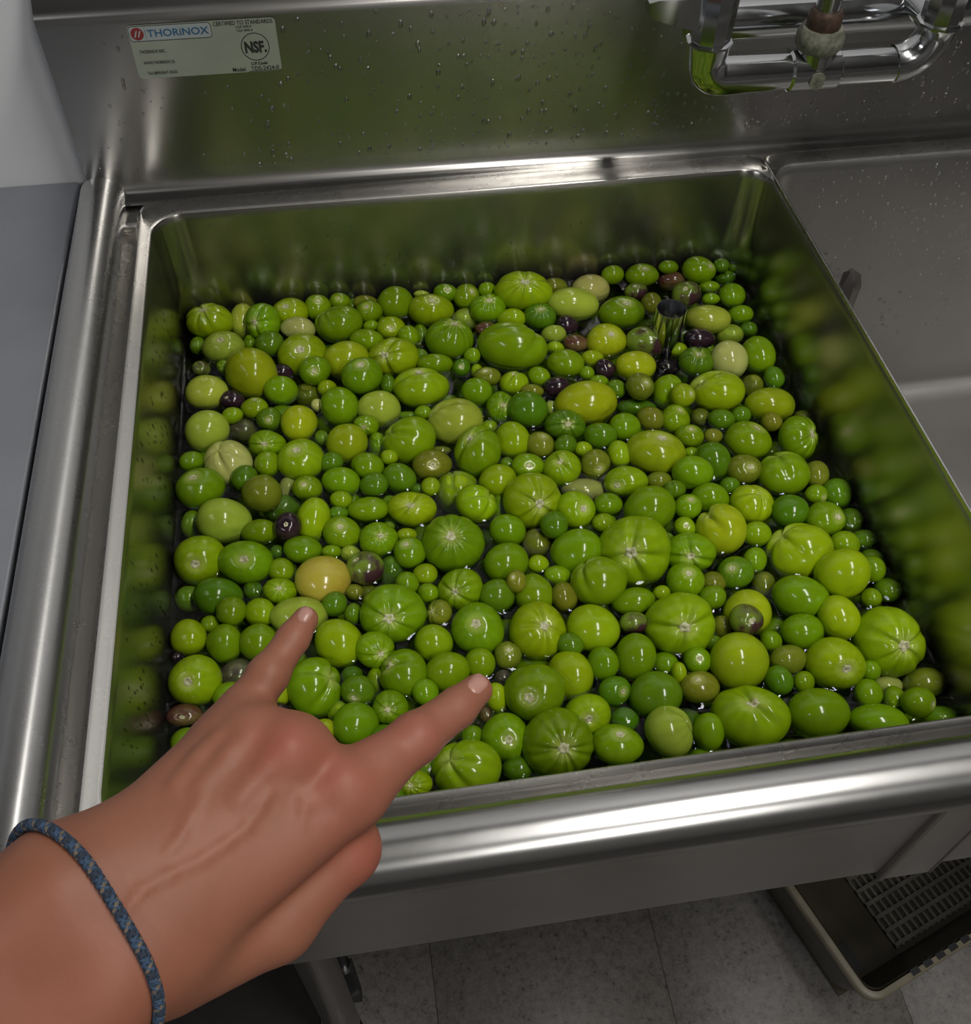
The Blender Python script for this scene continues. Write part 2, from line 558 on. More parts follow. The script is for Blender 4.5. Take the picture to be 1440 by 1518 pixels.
def text(s, fx, fz, h, w, mat, bold=0.0, d=0.0008):
    cu = bpy.data.curves.new('lettering', 'FONT')
    cu.body = s
    cu.size = 1.0
    cu.offset = bold
    cu.resolution_u = 3
    tmp = bpy.data.objects.new('tmp', cu)
    COL.objects.link(tmp)
    dg = bpy.context.evaluated_depsgraph_get()
    me = bpy.data.meshes.new_from_object(tmp.evaluated_get(dg))
    bpy.data.objects.remove(tmp, do_unlink=True)
    co = np.zeros(len(me.vertices) * 3)
    me.vertices.foreach_get('co', co)
    co = co.reshape(-1, 3)
    lo, hi = co.min(0), co.max(0)
    q = np.zeros_like(co)
    q[:, 0] = SX + (fx + (co[:, 0] - lo[0]) / (hi[0] - lo[0]) * w) * SW
    q[:, 2] = SZ + (fz + (co[:, 1] - lo[1]) / (hi[1] - lo[1]) * h) * SH
    q[:, 1] = SY - d
    me.vertices.foreach_set('co', q.ravel())
    me.update()
    me.materials.clear()
    me.name = 'lettering'
    return obj('lettering', me, mat, stk)


text('THORiNOX', 0.128, 0.775, 0.135, 0.415, M_BLUE, 0.018, 0.0009)
text('CERTIFIED TO STANDARDS', 0.578, 0.905, 0.075, 0.405, M_INK, 0.008)
text('CSA B45.0', 0.725, 0.845, 0.042, 0.11, M_INK, 0.01)
text('CSA B45.4', 0.730, 0.778, 0.042, 0.11, M_INK, 0.01)
text('NSF.', 0.765, 0.365, 0.225, 0.150, M_INK, 0.045, 0.0009)
text('U.P.Code', 0.790, 0.138, 0.058, 0.115, M_INK, 0.03)
text('Model:', 0.655, 0.028, 0.078, 0.095, M_INK, 0.01)
text('TDS-2424-0', 0.785, 0.032, 0.078, 0.195, M_INK, 0.01)
text('THORINOX INC.', 0.045, 0.480, 0.062, 0.180, M_INK, 0.012)
text('WWW.THORINOX.CA', 0.055, 0.270, 0.062, 0.215, M_INK, 0.012)
text('Tel.(800)567-3620', 0.065, 0.060, 0.072, 0.205, M_INK, 0.012)

# ------------------------------------------------------------------ steel table, mat, crate
tab = empty('steel_table', (-0.5, 0.1, FZ), 'brushed steel worktable standing left of the sink', 'table')
box('table_top', (-1.0, -0.079, -0.9, 0.698, -0.05, -0.012), M_TABLE, tab, bev=0.004)
for tx, ty in ((-0.95, -0.85), (-0.14, -0.85), (-0.95, 0.65), (-0.14, 0.65)):
    obj('leg', mesh('leg', *tube_vf([(tx, ty, FZ), (tx, ty, -0.05)], 0.02, 20), angle=40), M_LEG, tab)
box('floor_mat', (-0.55, 0.035, -0.12, 0.62, FZ, FZ + 0.012), M_DARK, None, bev=0.003, label='black rubber mat on the floor under the left end of the sink', cat='mat')

# crate: origin at its near left corner, turned with the photograph
cB = pix_plane(1292, 1487, 2, -0.70)
cA = pix_plane(1165, 1325, 2, -0.70)
cC = pix_plane(1440, 1392, 2, -0.70)
ang = math.atan2(cC[1] - cB[1], cC[0] - cB[0])
crate = empty('plastic_crate', (float(cB[0]), float(cB[1]), FZ), 'olive plastic crate with lattice bottom on the floor under the sink', 'crate')
crate.rotation_euler = (0, 0, ang)
CW_, CL_, CH_ = 0.46, 0.34, 0.15


def part(name, vf, mat, parent, angle=50, **k):
    me_ = mesh(name, *vf, angle=angle)
    me_.materials.append(mat)
    o = bpy.data.objects.new(name, me_)
    COL.objects.link(o)
    o.parent = parent
    for a, b in k.items(): o[a] = b
    return o


lo_, hi_ = 0.012, CH_
wl = [rrect(0.03, CW_ - 0.03, 0.03, CL_ - 0.03, 0.02, lo_), rrect(0.004, CW_ - 0.004, 0.004, CL_ - 0.004, 0.02, hi_ - 0.012)]
wi = [rrect(0.008, CW_ - 0.008, 0.008, CL_ - 0.008, 0.018, hi_ - 0.002), rrect(0.033, CW_ - 0.033, 0.033, CL_ - 0.033, 0.018, lo_ + 0.003)]
part('wall', loft(wl + wi), M_CRATE3, crate)
rim_l = [rrect(-a, CW_ + a, -a, CL_ + a, 0.022 + a, z) for a, z in ((-.006, hi_ - .014), (.002, hi_ - .014), (.003, hi_ - .012), (.003, hi_ - .002), (.001, hi_), (-.005, hi_), (-.006, hi_ - .002), (-.006, hi_ - .014))]
part('rim', loft(rim_l), M_CRATE, crate)
for k in range(5):
    x = 0.065 + k * 0.02
    part('rim_slot', box_vf(x, x + 0.012, -0.0005, 0.007, hi_ - 0.001, hi_ + 0.0006), M_BLACKPL, crate)
part('bottom_plate', box_vf(0.03, CW_ - 0.03, 0.03, CL_ - 0.03, 0.004, 0.008), M_CRATE3, crate)
bars = []
for k in range(27):
    x = 0.135 + k * 0.0105
    bars.append(box_vf(x, x + 0.004, 0.04, CL_ - 0.04, 0.008, 0.014))
for k in range(14):
    y = 0.042 + k * 0.0195
    bars.append(box_vf(0.135, CW_ - 0.045, y, y + 0.0055, 0.008, 0.0165))
part('lattice', join(*bars), M_CRATE2, crate, kind='stuff')
for fx_, fy_ in ((0.06, 0.06), (CW_ - 0.06, 0.06), (0.06, CL_ - 0.06), (CW_ - 0.06, CL_ - 0.06)):
    part('foot', box_vf(fx_ - 0.02, fx_ + 0.02, fy_ - 0.02, fy_ + 0.02, 0, 0.0125), M_BLACKPL, crate)

# ------------------------------------------------------------------ standpipes
def standpipe(x, y, top, bot, r, label):
    o = empty('standpipe', (x, y, bot), label, 'drain pipe')
    outer = [[(x + q * math.cos(2 * math.pi * k / 32), y + q * math.sin(2 * math.pi * k / 32), z) for k in range(32)]
             for q, z in ((r, bot), (r, top - .001), (r * .985, top), (r * .94, top), (r * .92, top - .001), (r * .92, bot + .01))]
    obj('tube', mesh('tube', *loft(outer, cap1=True), angle=50), M_CHROME, o)
    ring = [[(x + q * math.cos(2 * math.pi * k / 32), y + q * math.sin(2 * math.pi * k / 32), z) for k in range(32)]
            for q, z in ((r * 1.02, bot), (r * 1.5, bot), (r * 1.5, bot + .006), (r * 1.02, bot + .012))]
    obj('foot_ring', mesh('foot_ring', *loft(ring), angle=40), M_BLACKPL, o)


standpipe(0.490, 0.492, -0.073, -0.335, 0.0150, 'short open steel standpipe rising above the water among the tomatillos')
pr2 = pix_plane(1264, 414, 1, 0.49)
px_, pz_ = float(pr2[0]), float(pr2[2])
post = empty('standpipe', (px_, 0.49, -0.335), 'dull steel faceted overflow post in the empty right compartment', 'drain pipe')
hx = [(px_ + 0.0105 * math.cos(math.radians(a_)), 0.49 + 0.0105 * math.sin(math.radians(a_))) for a_ in (20, 80, 140, 200, 260, 320)]
lp0 = [[(x_, y_, z_ + (0.006 * math.sin(math.radians(a_)) if z_ > -0.3 else 0)) for (x_, y_), a_ in zip(hx, (20, 80, 140, 200, 260, 320))] for z_ in (-0.335, pz_)]
lp0.append([(px_ + (x_ - px_) * 0.2 - 0.003, y_ * 0.2 + 0.49 * 0.8, pz_ + 0.010) for x_, y_ in hx])
obj('tube', mesh('tube', *loft(lp0, cap1=True), angle=30), M_LEG, post)
obj('foot_ring', mesh('foot_ring', *tube_vf([(px_, 0.49, -0.335), (px_, 0.49, -0.327)], .019, 24), angle=40), M_BLACKPL, post)

# ------------------------------------------------------------------ faucet
FY = 0.52
fau = empty('faucet', (0.58, 0.645, 0.17), 'chrome bridge faucet mounted on the backsplash above the right of the sink', 'faucet')


def P(u, v, y=FY):
    return Vector(pix_plane(u, v, 1, y))


pl, pc, pr_ = P(1042, 112), P(1203, 103), P(1372, 92)
zb = (pl.z + pc.z + pr_.z) / 3
xl, xc, xr = pl.x, pc.x, pr_.x
ZL = P(1052, 62).z
zt = 0.30
# U-shaped bridge pipe
lp = [(xl, FY, ZL), (xl, FY, zb + 0.022)] + [(x, FY, z) for x, _, z in [(p[0], 0, p[2]) for p in arc((xl + 0.016, zb + 0.016), 0.016, 180, 270, 6, 0, 2, FY)]] + \
     [(xc, FY, zb)] + [(xr - 0.03, FY, zb)] + [(p[0], FY, p[2]) for p in arc((xr - 0.03, zb + 0.03), 0.03, -90, 0, 6, 0, 2, FY)] + [(xr, FY, ZL + 0.004)]
rr_ = [0.0185, 0.0175] + [0.016] * 7 + [0.0140, 0.0140] + [0.0155] * 7 + [0.0185]
obj('bridge_pipe', mesh('bridge_pipe', *tube_vf(lp, rr_, 28), angle=50), M_CHROME, fau)
obj('tee', mesh('tee', *join(tube_vf([(xc - 0.022, FY, zb), (xc - 0.02, FY, zb), (xc + 0.02, FY, zb), (xc + 0.022, FY, zb)], [.0145, .0165, .0165, .0145], 24),
                               tube_vf([(xc, FY, zb), (xc, FY, zb + 0.022)], .0155, 24)), angle=40), M_CHROME, fau)
obj('coupling_nut', mesh('coupling_nut', *tube_vf([(xc, FY, zb + 0.018), (xc, FY, zb + 0.022), (xc, FY, zb + 0.03), (xc, FY, zb + 0.036)], [.0165, .0195, .0195, .0165], 24), angle=40), M_LIME, fau)
obj('packing_ring', mesh('packing_ring', *tube_vf([(xc, FY, zb + 0.034), (xc, FY, zb + 0.038), (xc, FY, zb + 0.047), (xc, FY, zb + 0.05)], [.0125, .0140, .0135, .0115], 20), angle=40), M_BRASS, fau)
obj('spout', mesh('spout', *tube_vf([(xc, FY, zb + 0.045), (xc, FY, zb + 0.2), (xc, FY - 0.01, zb + 0.24), (xc, FY - 0.05, zb + 0.27), (xc, FY - 0.12, zb + 0.275), (xc, FY - 0.17, zb + 0.25), (xc, FY - 0.18, zb + 0.21)], .0098, 20), angle=40), M_CHROME, fau)
lg = [(xc - 0.0005 + 0.0068 * math.cos(2 * math.pi * k / 24), FY - 0.0162, zb - 0.002 + 0.0075 * math.sin(2 * math.pi * k / 24)) for k in range(24)]
lg2 = [(x, y - 0.0012, z) for x, y, z in lg]
obj('maker_disc', mesh('maker_disc', *loft([lg, lg2], cap1=True), angle=40), M_LIME, fau)
for x, hx in ((xl, -1), (xr, 1)):
    zz = ZL + (0.004 if hx > 0 else 0)
    b_ = obj('valve_bonnet', mesh('valve_bonnet', *tube_vf([(x, FY, zz), (x, FY, zz + 0.002), (x, FY, zz + 0.003), (x, FY, zz + 0.036), (x, FY, zz + 0.040), (x, FY, zz + 0.05), (x, FY, zz + 0.055)],
                                                            [.0192, .0192, .0165, .0178, .0165, .016, .009], 10 if hx < 0 else 10), angle=25), M_CHROME, fau)
    # flat paddle lever
    y0, y1 = FY - 0.012, FY + 0.012
    lev_l = [[(x + hx * d, FY + s * w, zz + 0.012 + h) for s, h in ((-1, t0), (1, t0), (1, t1), (-1, t1))] for d, w, t0, t1 in ((0.012, .008, .0, .026), (0.03, .010, .006, .027), (0.050, .009, .012, .027), (0.056, .006, .016, .024))]
    obj('lever_handle', mesh('lever_handle', *loft(lev_l, True, True), angle=30), M_CHROME if hx < 0 else M_BLACKPL, fau)
    # supply shank and wall flange
    zs = zb + 0.03
    obj('supply_shank', mesh('supply_shank', *tube_vf([(x, FY + 0.005, zs), (x, 0.644, zs)], .0115, 20), angle=40), M_CHROME, fau)
    obj('wall_flange', mesh('wall_flange', *tube_vf([(x, 0.6445, zs), (x, 0.640, zs), (x, 0.634, zs), (x, 0.632, zs)], [.029, .029, .022, .013], 32), angle=40), M_CHROME, fau)
bz = P(1200, 22, 0.575).z
bx0, bx1 = P(985, 22, 0.575).x, P(1440, 10, 0.575).x + 0.03
obj('body_bar', mesh('body_bar', *tube_vf([(bx0 + 0.02, 0.575, bz), (bx0 + 0.022, 0.575, bz), (bx1 - 0.005, 0.575, bz), (bx1, 0.575, bz)], [.010, .0165, .0165, .010], 28), angle=40), M_CHROME, fau)
obj('bar_lip', mesh('bar_lip', *box_vf(bx0 + 0.03, bx1 - 0.02, 0.568, 0.586, bz - 0.024, bz - 0.014), angle=40), M_CHROME, fau)

# ------------------------------------------------------------------ tomatillos
ZW = -0.12
TABLE = """313 5851 -1133 246 189 br -18 -57|ribbed lime green tomatillo in the back left corner
638 5904 -1226 134 192 ls -|medium-sized pale green tomatillo just right of the ribbed corner tomatillo
853 5736 -1114 186 195 gl -34 23|medium-sized lobed green tomatillo with stem scar right of the ribbed corner tomatillo
1130 5891 -1145 198 153 bs -13 -29|medium-sized lime green tomatillo with stem scar just above right of the plain back-left yellow-green tomatillo
1425 5926 -1145 141 135 gs 18 -38|medium-sized green tomatillo with stem scar above right of the plain back-left yellow-green tomatillo
1204 5619 -1150 182 126 cs -|medium-sized cream-green tomatillo just above right of the plain back-left yellow-green tomatillo
171 5641 -1266 82 94 gs -
450 5476 -1177 217 167 ls 0 -37|medium-sized pale green tomatillo with stem scar below right of the ribbed corner tomatillo
913 5454 -1166 149 137 ds -|medium-sized dark green tomatillo just above right of the plain back-left yellow-green tomatillo
705 5591 -1265 76 101 gs -
728 5026 -1164 265 259 vs -|big plain yellow-green tomatillo near the back left of the sink
1237 5247 -1176 252 222 bs 7 -14|large lime green tomatillo with stem scar just right of the plain back-left yellow-green tomatillo
1353 4906 -1087 156 144 gs 15 17|medium-sized green tomatillo with stem scar just right of the plain back-left yellow-green tomatillo
299 4848 -1179 208 172 ls -|large pale green tomatillo just left of the plain back-left yellow-green tomatillo
231 5205 -1190 91 79 ts 0 -31
456 5199 -1191 79 73 gr -8 25
1031 5043 -1193 103 85 ps -|small dark purple tomatillo just right of the plain back-left yellow-green tomatillo
1005 4774 -1181 167 143 gs -|medium-sized green tomatillo just below right of the plain back-left yellow-green tomatillo
533 4717 -1182 130 95 ps -27 -19|small dark purple tomatillo with stem scar just below left of the plain back-left yellow-green tomatillo
1246 4791 -1300 133 133 os -|medium-sized olive green tomatillo just right of the plain back-left yellow-green tomatillo
1622 5654 -1173 253 196 gr -|large ribbed green tomatillo above right of the plain back-left yellow-green tomatillo
1659 5964 -1118 109 90 gs 0 -14|small green tomatillo with stem scar above right of the plain back-left yellow-green tomatillo
1777 5991 -1210 71 71 ds -
1922 5952 -1171 136 90 os -
1949 5763 -1125 140 121 gs -14 -26|small green tomatillo with stem scar above left of the milky pear-shaped tomatillo
2235 5882 -1144 193 174 gs -|medium-sized green tomatillo left of the star-ribbed back-wall tomatillo
2590 5744 -1168 244 174 bs 16 -48|large lime green tomatillo with stem scar above left of the double-bumped green tomatillo
2522 5997 -1157 91 46 ls -
2772 5951 -1125 130 97 gs 25 -13|small green tomatillo with stem scar left of the star-ribbed back-wall tomatillo
2992 5921 -1177 144 144 gs 45 -36|medium-sized green tomatillo with stem scar just left of the star-ribbed back-wall tomatillo
2150 5534 -1186 152 127 bs 12 10|medium-sized lime green tomatillo with stem scar above left of the milky pear-shaped tomatillo
1948 5594 -1173 82 63 gs -
2093 5810 -1296 91 65 bs -
1888 5365 -1182 181 131 gs -|medium-sized green tomatillo above left of the milky pear-shaped tomatillo
2316 5383 -1175 113 113 gs -|small green tomatillo above left of the milky pear-shaped tomatillo
2445 5483 -1292 89 140 gs -
2725 5271 -1172 250 219 gr 25 -74|large ribbed green tomatillo with stem scar just left of the double-bumped green tomatillo
2948 5712 -1304 143 117 ls -
2131 5075 -1172 264 203 bl -37 0|large lobed lime green tomatillo with stem scar above left of the milky pear-shaped tomatillo
1660 5102 -1174 233 196 vs -|large yellow-green tomatillo right of the plain back-left yellow-green tomatillo
1800 4735 -1055 202 184 gs 3 -55|large green tomatillo with stem scar above left of the milky pear-shaped tomatillo
2533 4931 -1183 184 110 gs -|medium-sized green tomatillo just above the milky pear-shaped tomatillo
2790 4860 -1189 92 92 ds 0 0|small dark green tomatillo with stem scar just above the milky pear-shaped tomatillo
2919 5009 -1190 87 87 gs -|small green tomatillo just left of the double-bumped green tomatillo
2041 4723 -1189 84 102 ds -|small dark green tomatillo above left of the milky pear-shaped tomatillo
2356 4612 -1171 281 203 bh 0 -82|large cleft lime green tomatillo with stem scar just above left of the milky pear-shaped tomatillo
1452 4755 -1191 96 84 bs -|small lime green tomatillo right of the plain back-left yellow-green tomatillo
2412 5182 -1251 75 62 gs -
2940 4818 -1214 61 73 bs -
3584 5810 -1079 311 214 br 6 -33|big star-ribbed lime green tomatillo closest to the back wall
3188 5700 -1175 194 161 gr 7 -44|medium-sized ribbed green tomatillo with stem scar just below left of the star-ribbed back-wall tomatillo
3221 5971 -1150 98 85 gs -
3952 5940 -1169 145 105 os -
4336 5882 -1194 211 158 cs -|medium-sized cream-green tomatillo just right of the star-ribbed back-wall tomatillo
4087 5625 -1158 278 181 ls -|large pale green tomatillo just right of the star-ribbed back-wall tomatillo
3407 5508 -1184 154 109 bs -|small lime green tomatillo just above the double-bumped green tomatillo
3701 5473 -1152 172 147 dr 0 -43|medium-sized ribbed dark green tomatillo with stem scar just below right of the star-ribbed back-wall tomatillo
3122 5391 -1188 120 82 ws -|small brown tomatillo just above left of the double-bumped green tomatillo
3966 5343 -1187 121 102 ps -|small dark purple tomatillo just below right of the star-ribbed back-wall tomatillo
3798 5216 -1187 133 95 ls -|small pale green tomatillo just right of the double-bumped green tomatillo
3999 5049 -1187 132 94 ws -|small brown tomatillo just above the egg-shaped yellow-green tomatillo
4311 5028 -1176 213 182 vs 21 -31|large yellow-green tomatillo with stem scar above the egg-shaped yellow-green tomatillo
3340 5056 -1164 360 255 gl -|biggest smooth double-bumped green tomatillo near the back
3776 5016 -1190 94 69 bs -
3828 4762 -1180 190 147 gs -|medium-sized green tomatillo just above left of the egg-shaped yellow-green tomatillo
4115 4806 -1188 117 87 bs -|small lime green tomatillo just above the egg-shaped yellow-green tomatillo
4205 4642 -1187 110 104 ps 44 -24|small dark purple tomatillo with stem scar just above right of the egg-shaped yellow-green tomatillo
3024 4685 -1179 139 97 os -13 -50|small olive green tomatillo with stem scar just below left of the double-bumped green tomatillo
3273 4562 -1186 145 121 bh 4 -85|medium-sized cleft lime green tomatillo with stem scar just below the double-bumped green tomatillo
3532 4623 -1187 115 103 gs -|small green tomatillo just below right of the double-bumped green tomatillo
3675 4456 -1185 138 108 ps -|small dark purple tomatillo just above left of the egg-shaped yellow-green tomatillo
4014 4608 -1191 79 73 gs -
4107 4464 -1190 97 73 gs -
4250 4346 -1188 102 96 ds -|small dark green tomatillo just above right of the egg-shaped yellow-green tomatillo
3424 4429 -1186 120 72 os -|small olive green tomatillo just below right of the double-bumped green tomatillo
4584 5952 -1079 125 99 gs -|small green tomatillo just above left of the steel standpipe
4900 5912 -1084 185 125 gs 7 -37|medium-sized green tomatillo with stem scar just above left of the steel standpipe
5205 5972 -1056 113 73 gs -
5530 5900 -1074 186 146 gs 68 -18|medium-sized green tomatillo with stem scar just left of the basin's back right corner
5806 5976 -1101 94 80 ds -
5976 6002 -1165 67 54 ds -
4796 5734 -1154 125 98 ts -16 -47|small green-and-purple tomatillo with stem scar just above left of the steel standpipe
5251 5930 -1224 161 100 ws -|small brown tomatillo just above the steel standpipe
5332 5642 -1182 158 145 ts -25 -23|medium-sized green-and-purple tomatillo with stem scar above right of the steel standpipe
5635 5778 -1220 120 73 gs -|small green tomatillo just above right of the steel standpipe
5579 5543 -1190 98 66 gs -
5881 5960 -1266 122 88 ds -
5819 5557 -1183 145 138 gs -|medium-sized green tomatillo just below the basin's back right corner
4571 5442 -1175 245 180 gs 11 -50|large green tomatillo with stem scar just left of the steel standpipe
4918 5554 -1186 117 124 os -|small olive green tomatillo just above left of the steel standpipe
5442 5204 -1174 244 154 ls -|medium-sized pale green tomatillo just right of the steel standpipe
5814 5249 -1188 136 97 gs -|small green tomatillo just above the tall cream tomatillo
4726 4962 -1177 232 163 th 43 -62|medium-sized cleft green-and-purple tomatillo with stem scar below left of the steel standpipe
5271 4945 -1184 164 113 ps -|medium-sized dark purple tomatillo below right of the steel standpipe
5014 4816 -1190 100 75 bs -
5663 5077 -1301 142 116 ls -
5869 5095 -1265 97 84 ds -
5138 4602 -1180 179 160 dl -3 -50|medium-sized lobed dark green tomatillo with stem scar left of the tall cream tomatillo
5462 4558 -1167 191 203 cs -|tall cream-coloured tomatillo below right of the steel standpipe
5793 4621 -1188 174 199 gs -|medium-sized green tomatillo just right of the tall cream tomatillo
4516 4622 -1178 208 159 vs -|medium-sized yellow-green tomatillo just above right of the egg-shaped yellow-green tomatillo
4877 4668 -1283 124 100 ps -
749 4575 -1186 135 106 bs 9 -83|small lime green tomatillo with stem scar just below the plain back-left yellow-green tomatillo
548 4459 -1140 104 81 bs -|small lime green tomatillo just below left of the plain back-left yellow-green tomatillo
311 4315 -1176 207 201 ls -|large pale green tomatillo just above left of the lumpy cream tomatillo
608 4421 -1326 159 123 ms -|medium-sized murky purple-grey tomatillo just above right of the lumpy cream tomatillo
884 4405 -1186 122 116 ds 14 20|small dark green tomatillo with stem scar just below the plain back-left yellow-green tomatillo
1162 4300 -1179 174 180 vs -|medium-sized yellow-green tomatillo just below right of the plain back-left yellow-green tomatillo
863 4083 -1182 176 131 gr 6 9|medium-sized ribbed green tomatillo with stem scar just above right of the lumpy cream tomatillo
1165 3836 -1175 219 197 bs -10 -51|large lime green tomatillo with stem scar just above the black-purple yellow-scarred tomatillo
501 3911 -1197 230 213 cl -|lumpy cream-green tomatillo by the left wall
174 3961 -1187 112 101 gs -|small green tomatillo just left of the lumpy cream tomatillo
259 3617 -1179 219 192 gs -12 -63|large green tomatillo with stem scar just below left of the lumpy cream tomatillo
858 3834 -1186 118 123 gs -|medium-sized green tomatillo just right of the lumpy cream tomatillo
654 3659 -1144 121 121 ds -|medium-sized dark green tomatillo just below right of the lumpy cream tomatillo
808 3444 -1129 184 168 os -|large olive green tomatillo above left of the black-purple yellow-scarred tomatillo
1206 3498 -1185 137 115 gs -8 -29|medium-sized green tomatillo with stem scar just above right of the black-purple yellow-scarred tomatillo
1022 3627 -1294 78 101 cs -
1341 4537 -1193 59 65 cs -
958 3451 -1365 178 122 ds -|medium-sized dark green tomatillo just above the black-purple yellow-scarred tomatillo
1556 4443 -1150 187 193 gs -|large green tomatillo right of the plain back-left yellow-green tomatillo
1410 4466 -1363 107 119 gs -
1925 4390 -1188 212 182 ls -|large pale green tomatillo above left of the pink-blushed tomatillo
1789 4161 -1153 121 98 gr -10 29|small ribbed green tomatillo with stem scar above left of the pink-blushed tomatillo
1596 3977 -1180 194 188 vs -|large yellow-green tomatillo left of the pink-blushed tomatillo
2164 3934 -1175 257 229 gl -|large lobed green tomatillo just above left of the pink-blushed tomatillo
2627 4113 -1170 267 227 lh -|large pale green pear-shaped tomatillo with milky lower half
2340 4286 -1190 88 76 gs -
1438 3764 -1172 112 101 ds -|small dark green tomatillo above right of the black-purple yellow-scarred tomatillo
1759 3678 -1186 157 129 gs -|medium-sized green tomatillo just left of the pink-blushed tomatillo
1964 3735 -1155 84 73 bs -
1874 4017 -1281 92 127 gs -
2036 3494 -1186 155 139 ds -|medium-sized dark green tomatillo just below left of the pink-blushed tomatillo
2346 3609 -1181 185 140 os 12 4|olive tomatillo with a pinkish brown blush around its scar
1509 3527 -1190 177 138 gs -|medium-sized green tomatillo just above right of the black-purple yellow-scarred tomatillo
1801 3444 -1176 132 116 ds -|medium-sized dark green tomatillo just left of the pink-blushed tomatillo
2300 3358 -1189 88 88 bs -|small lime green tomatillo just below the pink-blushed tomatillo
1496 3306 -1179 103 87 bs -|small lime green tomatillo just above right of the black-purple yellow-scarred tomatillo
1725 3173 -1183 184 113 gs -|medium-sized green tomatillo just above the brown-streaked tomatillo
2107 3114 -1178 222 157 bh -2 -31|large cleft lime green tomatillo with stem scar just below left of the pink-blushed tomatillo
2549 3396 -1356 214 202 bl -|large lobed lime green tomatillo just below right of the pink-blushed tomatillo
2185 4332 -1253 106 47 gs -
1362 4154 -1256 69 81 gs -
2450 3835 -1252 103 46 os -
2180 3394 -1243 67 50 ds -
1924 3280 -1253 77 66 gs -
2887 4485 -1182 155 143 gs -|medium-sized green tomatillo just above right of the milky pear-shaped tomatillo
3093 4289 -1232 148 166 gh 20 -21|medium-sized cleft green tomatillo with stem scar right of the milky pear-shaped tomatillo
3330 4142 -1142 199 176 ds -|large dark green tomatillo just left of the egg-shaped yellow-green tomatillo
3908 4178 -1181 308 225 vs -|big egg-shaped yellow-green tomatillo tilted down to the right
3645 3899 -1148 197 150 dr 9 0|medium-sized ribbed dark green tomatillo with stem scar just below left of the egg-shaped yellow-green tomatillo
3128 3819 -1198 172 184 bs -|medium-sized lime green tomatillo just right of the milky pear-shaped tomatillo
3368 3702 -1166 137 125 os 25 -68|medium-sized olive green tomatillo with stem scar just above the pleated off-centre tomatillo
3591 3632 -1124 108 96 ds -|small dark green tomatillo just below left of the egg-shaped yellow-green tomatillo
3953 3744 -1183 161 127 ds -|medium-sized dark green tomatillo just below right of the egg-shaped yellow-green tomatillo
3761 3605 -1190 91 80 bs -|small lime green tomatillo just below the egg-shaped yellow-green tomatillo
3829 3407 -1183 141 141 os 24 40|medium-sized olive green tomatillo with stem scar just below the egg-shaped yellow-green tomatillo
3209 3467 -1183 157 123 gs 11 -5|medium-sized green tomatillo with stem scar just above the pleated off-centre tomatillo
3513 3398 -1175 179 168 bh -19 -40|medium-sized cleft lime green tomatillo with stem scar just above right of the pleated off-centre tomatillo
2781 3709 -1167 221 244 gh -41 -56|large cleft green tomatillo with stem scar just below right of the milky pear-shaped tomatillo
2911 3330 -1180 172 155 bs -|medium-sized lime green tomatillo just above left of the pleated off-centre tomatillo
3693 3227 -1322 213 112 cs -|medium-sized cream-green tomatillo just right of the pleated off-centre tomatillo
2946 4077 -1257 82 70 bs -
3037 3580 -1251 68 68 gs -
3581 4242 -1254 72 72 ls -
2679 3090 -1171 185 174 bl -|large lobed lime green tomatillo just above right of the deeply ribbed tomatillo
4453 4242 -1082 137 137 os 35 -22|medium-sized olive green tomatillo with stem scar just right of the egg-shaped yellow-green tomatillo
4747 4245 -1204 156 174 gs -|medium-sized green tomatillo just above the brown-nicked tomatillo
4826 4052 -1066 123 118 bs 62 -10|small lime green tomatillo with stem scar just below left of the tall cream tomatillo
5212 4154 -1171 270 210 bh -|large cleft lime green tomatillo below the tall cream tomatillo
4431 4185 -1320 205 96 ds -|medium-sized dark green tomatillo just above left of the brown-nicked tomatillo
4479 3893 -1184 135 123 os -|medium-sized olive green tomatillo just above the brown-nicked tomatillo
4209 3813 -1169 151 139 gs -|medium-sized green tomatillo just above left of the brown-nicked tomatillo
4715 3860 -1184 141 146 gs 29 -64|medium-sized green tomatillo with stem scar below left of the tall cream tomatillo
4999 3932 -1269 95 89 os -
5154 3791 -1186 129 105 ds -|small dark green tomatillo just above right of the brown-nicked tomatillo
5356 3826 -1189 100 88 ds -|small dark green tomatillo just below the tall cream tomatillo
4408 3453 -1171 284 216 vs 14 -68|big yellow-green tomatillo with a small brown nick on top
4784 3627 -1184 139 115 gs 4 -60|medium-sized green tomatillo with stem scar just above right of the brown-nicked tomatillo
5013 3600 -1190 92 75 os -|small olive green tomatillo just right of the brown-nicked tomatillo
5314 3485 -1176 219 190 gs 34 -70|large green tomatillo with stem scar below the tall cream tomatillo
4079 3499 -1185 114 131 bs -|medium-sized lime green tomatillo just left of the brown-nicked tomatillo
4058 3158 -1180 200 144 bs -56 23|medium-sized lime green tomatillo with stem scar just below left of the brown-nicked tomatillo
4907 3282 -1185 170 187 ds -|large dark green tomatillo just right of the brown-nicked tomatillo
4652 3105 -1092 188 155 gs -|medium-sized green tomatillo just below right of the brown-nicked tomatillo
4758 3438 -1208 80 57 gs -
5161 3140 -1170 168 140 os 17 -12|medium-sized olive green tomatillo with stem scar right of the brown-nicked tomatillo
4370 3138 -1200 128 89 os -|small olive green tomatillo just below the brown-nicked tomatillo
4460 2991 -1160 105 88 dl -|small lobed dark green tomatillo below right of the brown-nicked tomatillo
4980 2973 -1189 100 89 ds -|small dark green tomatillo below right of the brown-nicked tomatillo
5642 4285 -1287 110 123 os -
4089 3868 -1306 59 94 ds -
5850 4279 -1187 104 116 ds -|small dark green tomatillo just right of the tall cream tomatillo
5671 3899 -1176 249 178 vs -|large yellow-green tomatillo just below right of the tall cream tomatillo
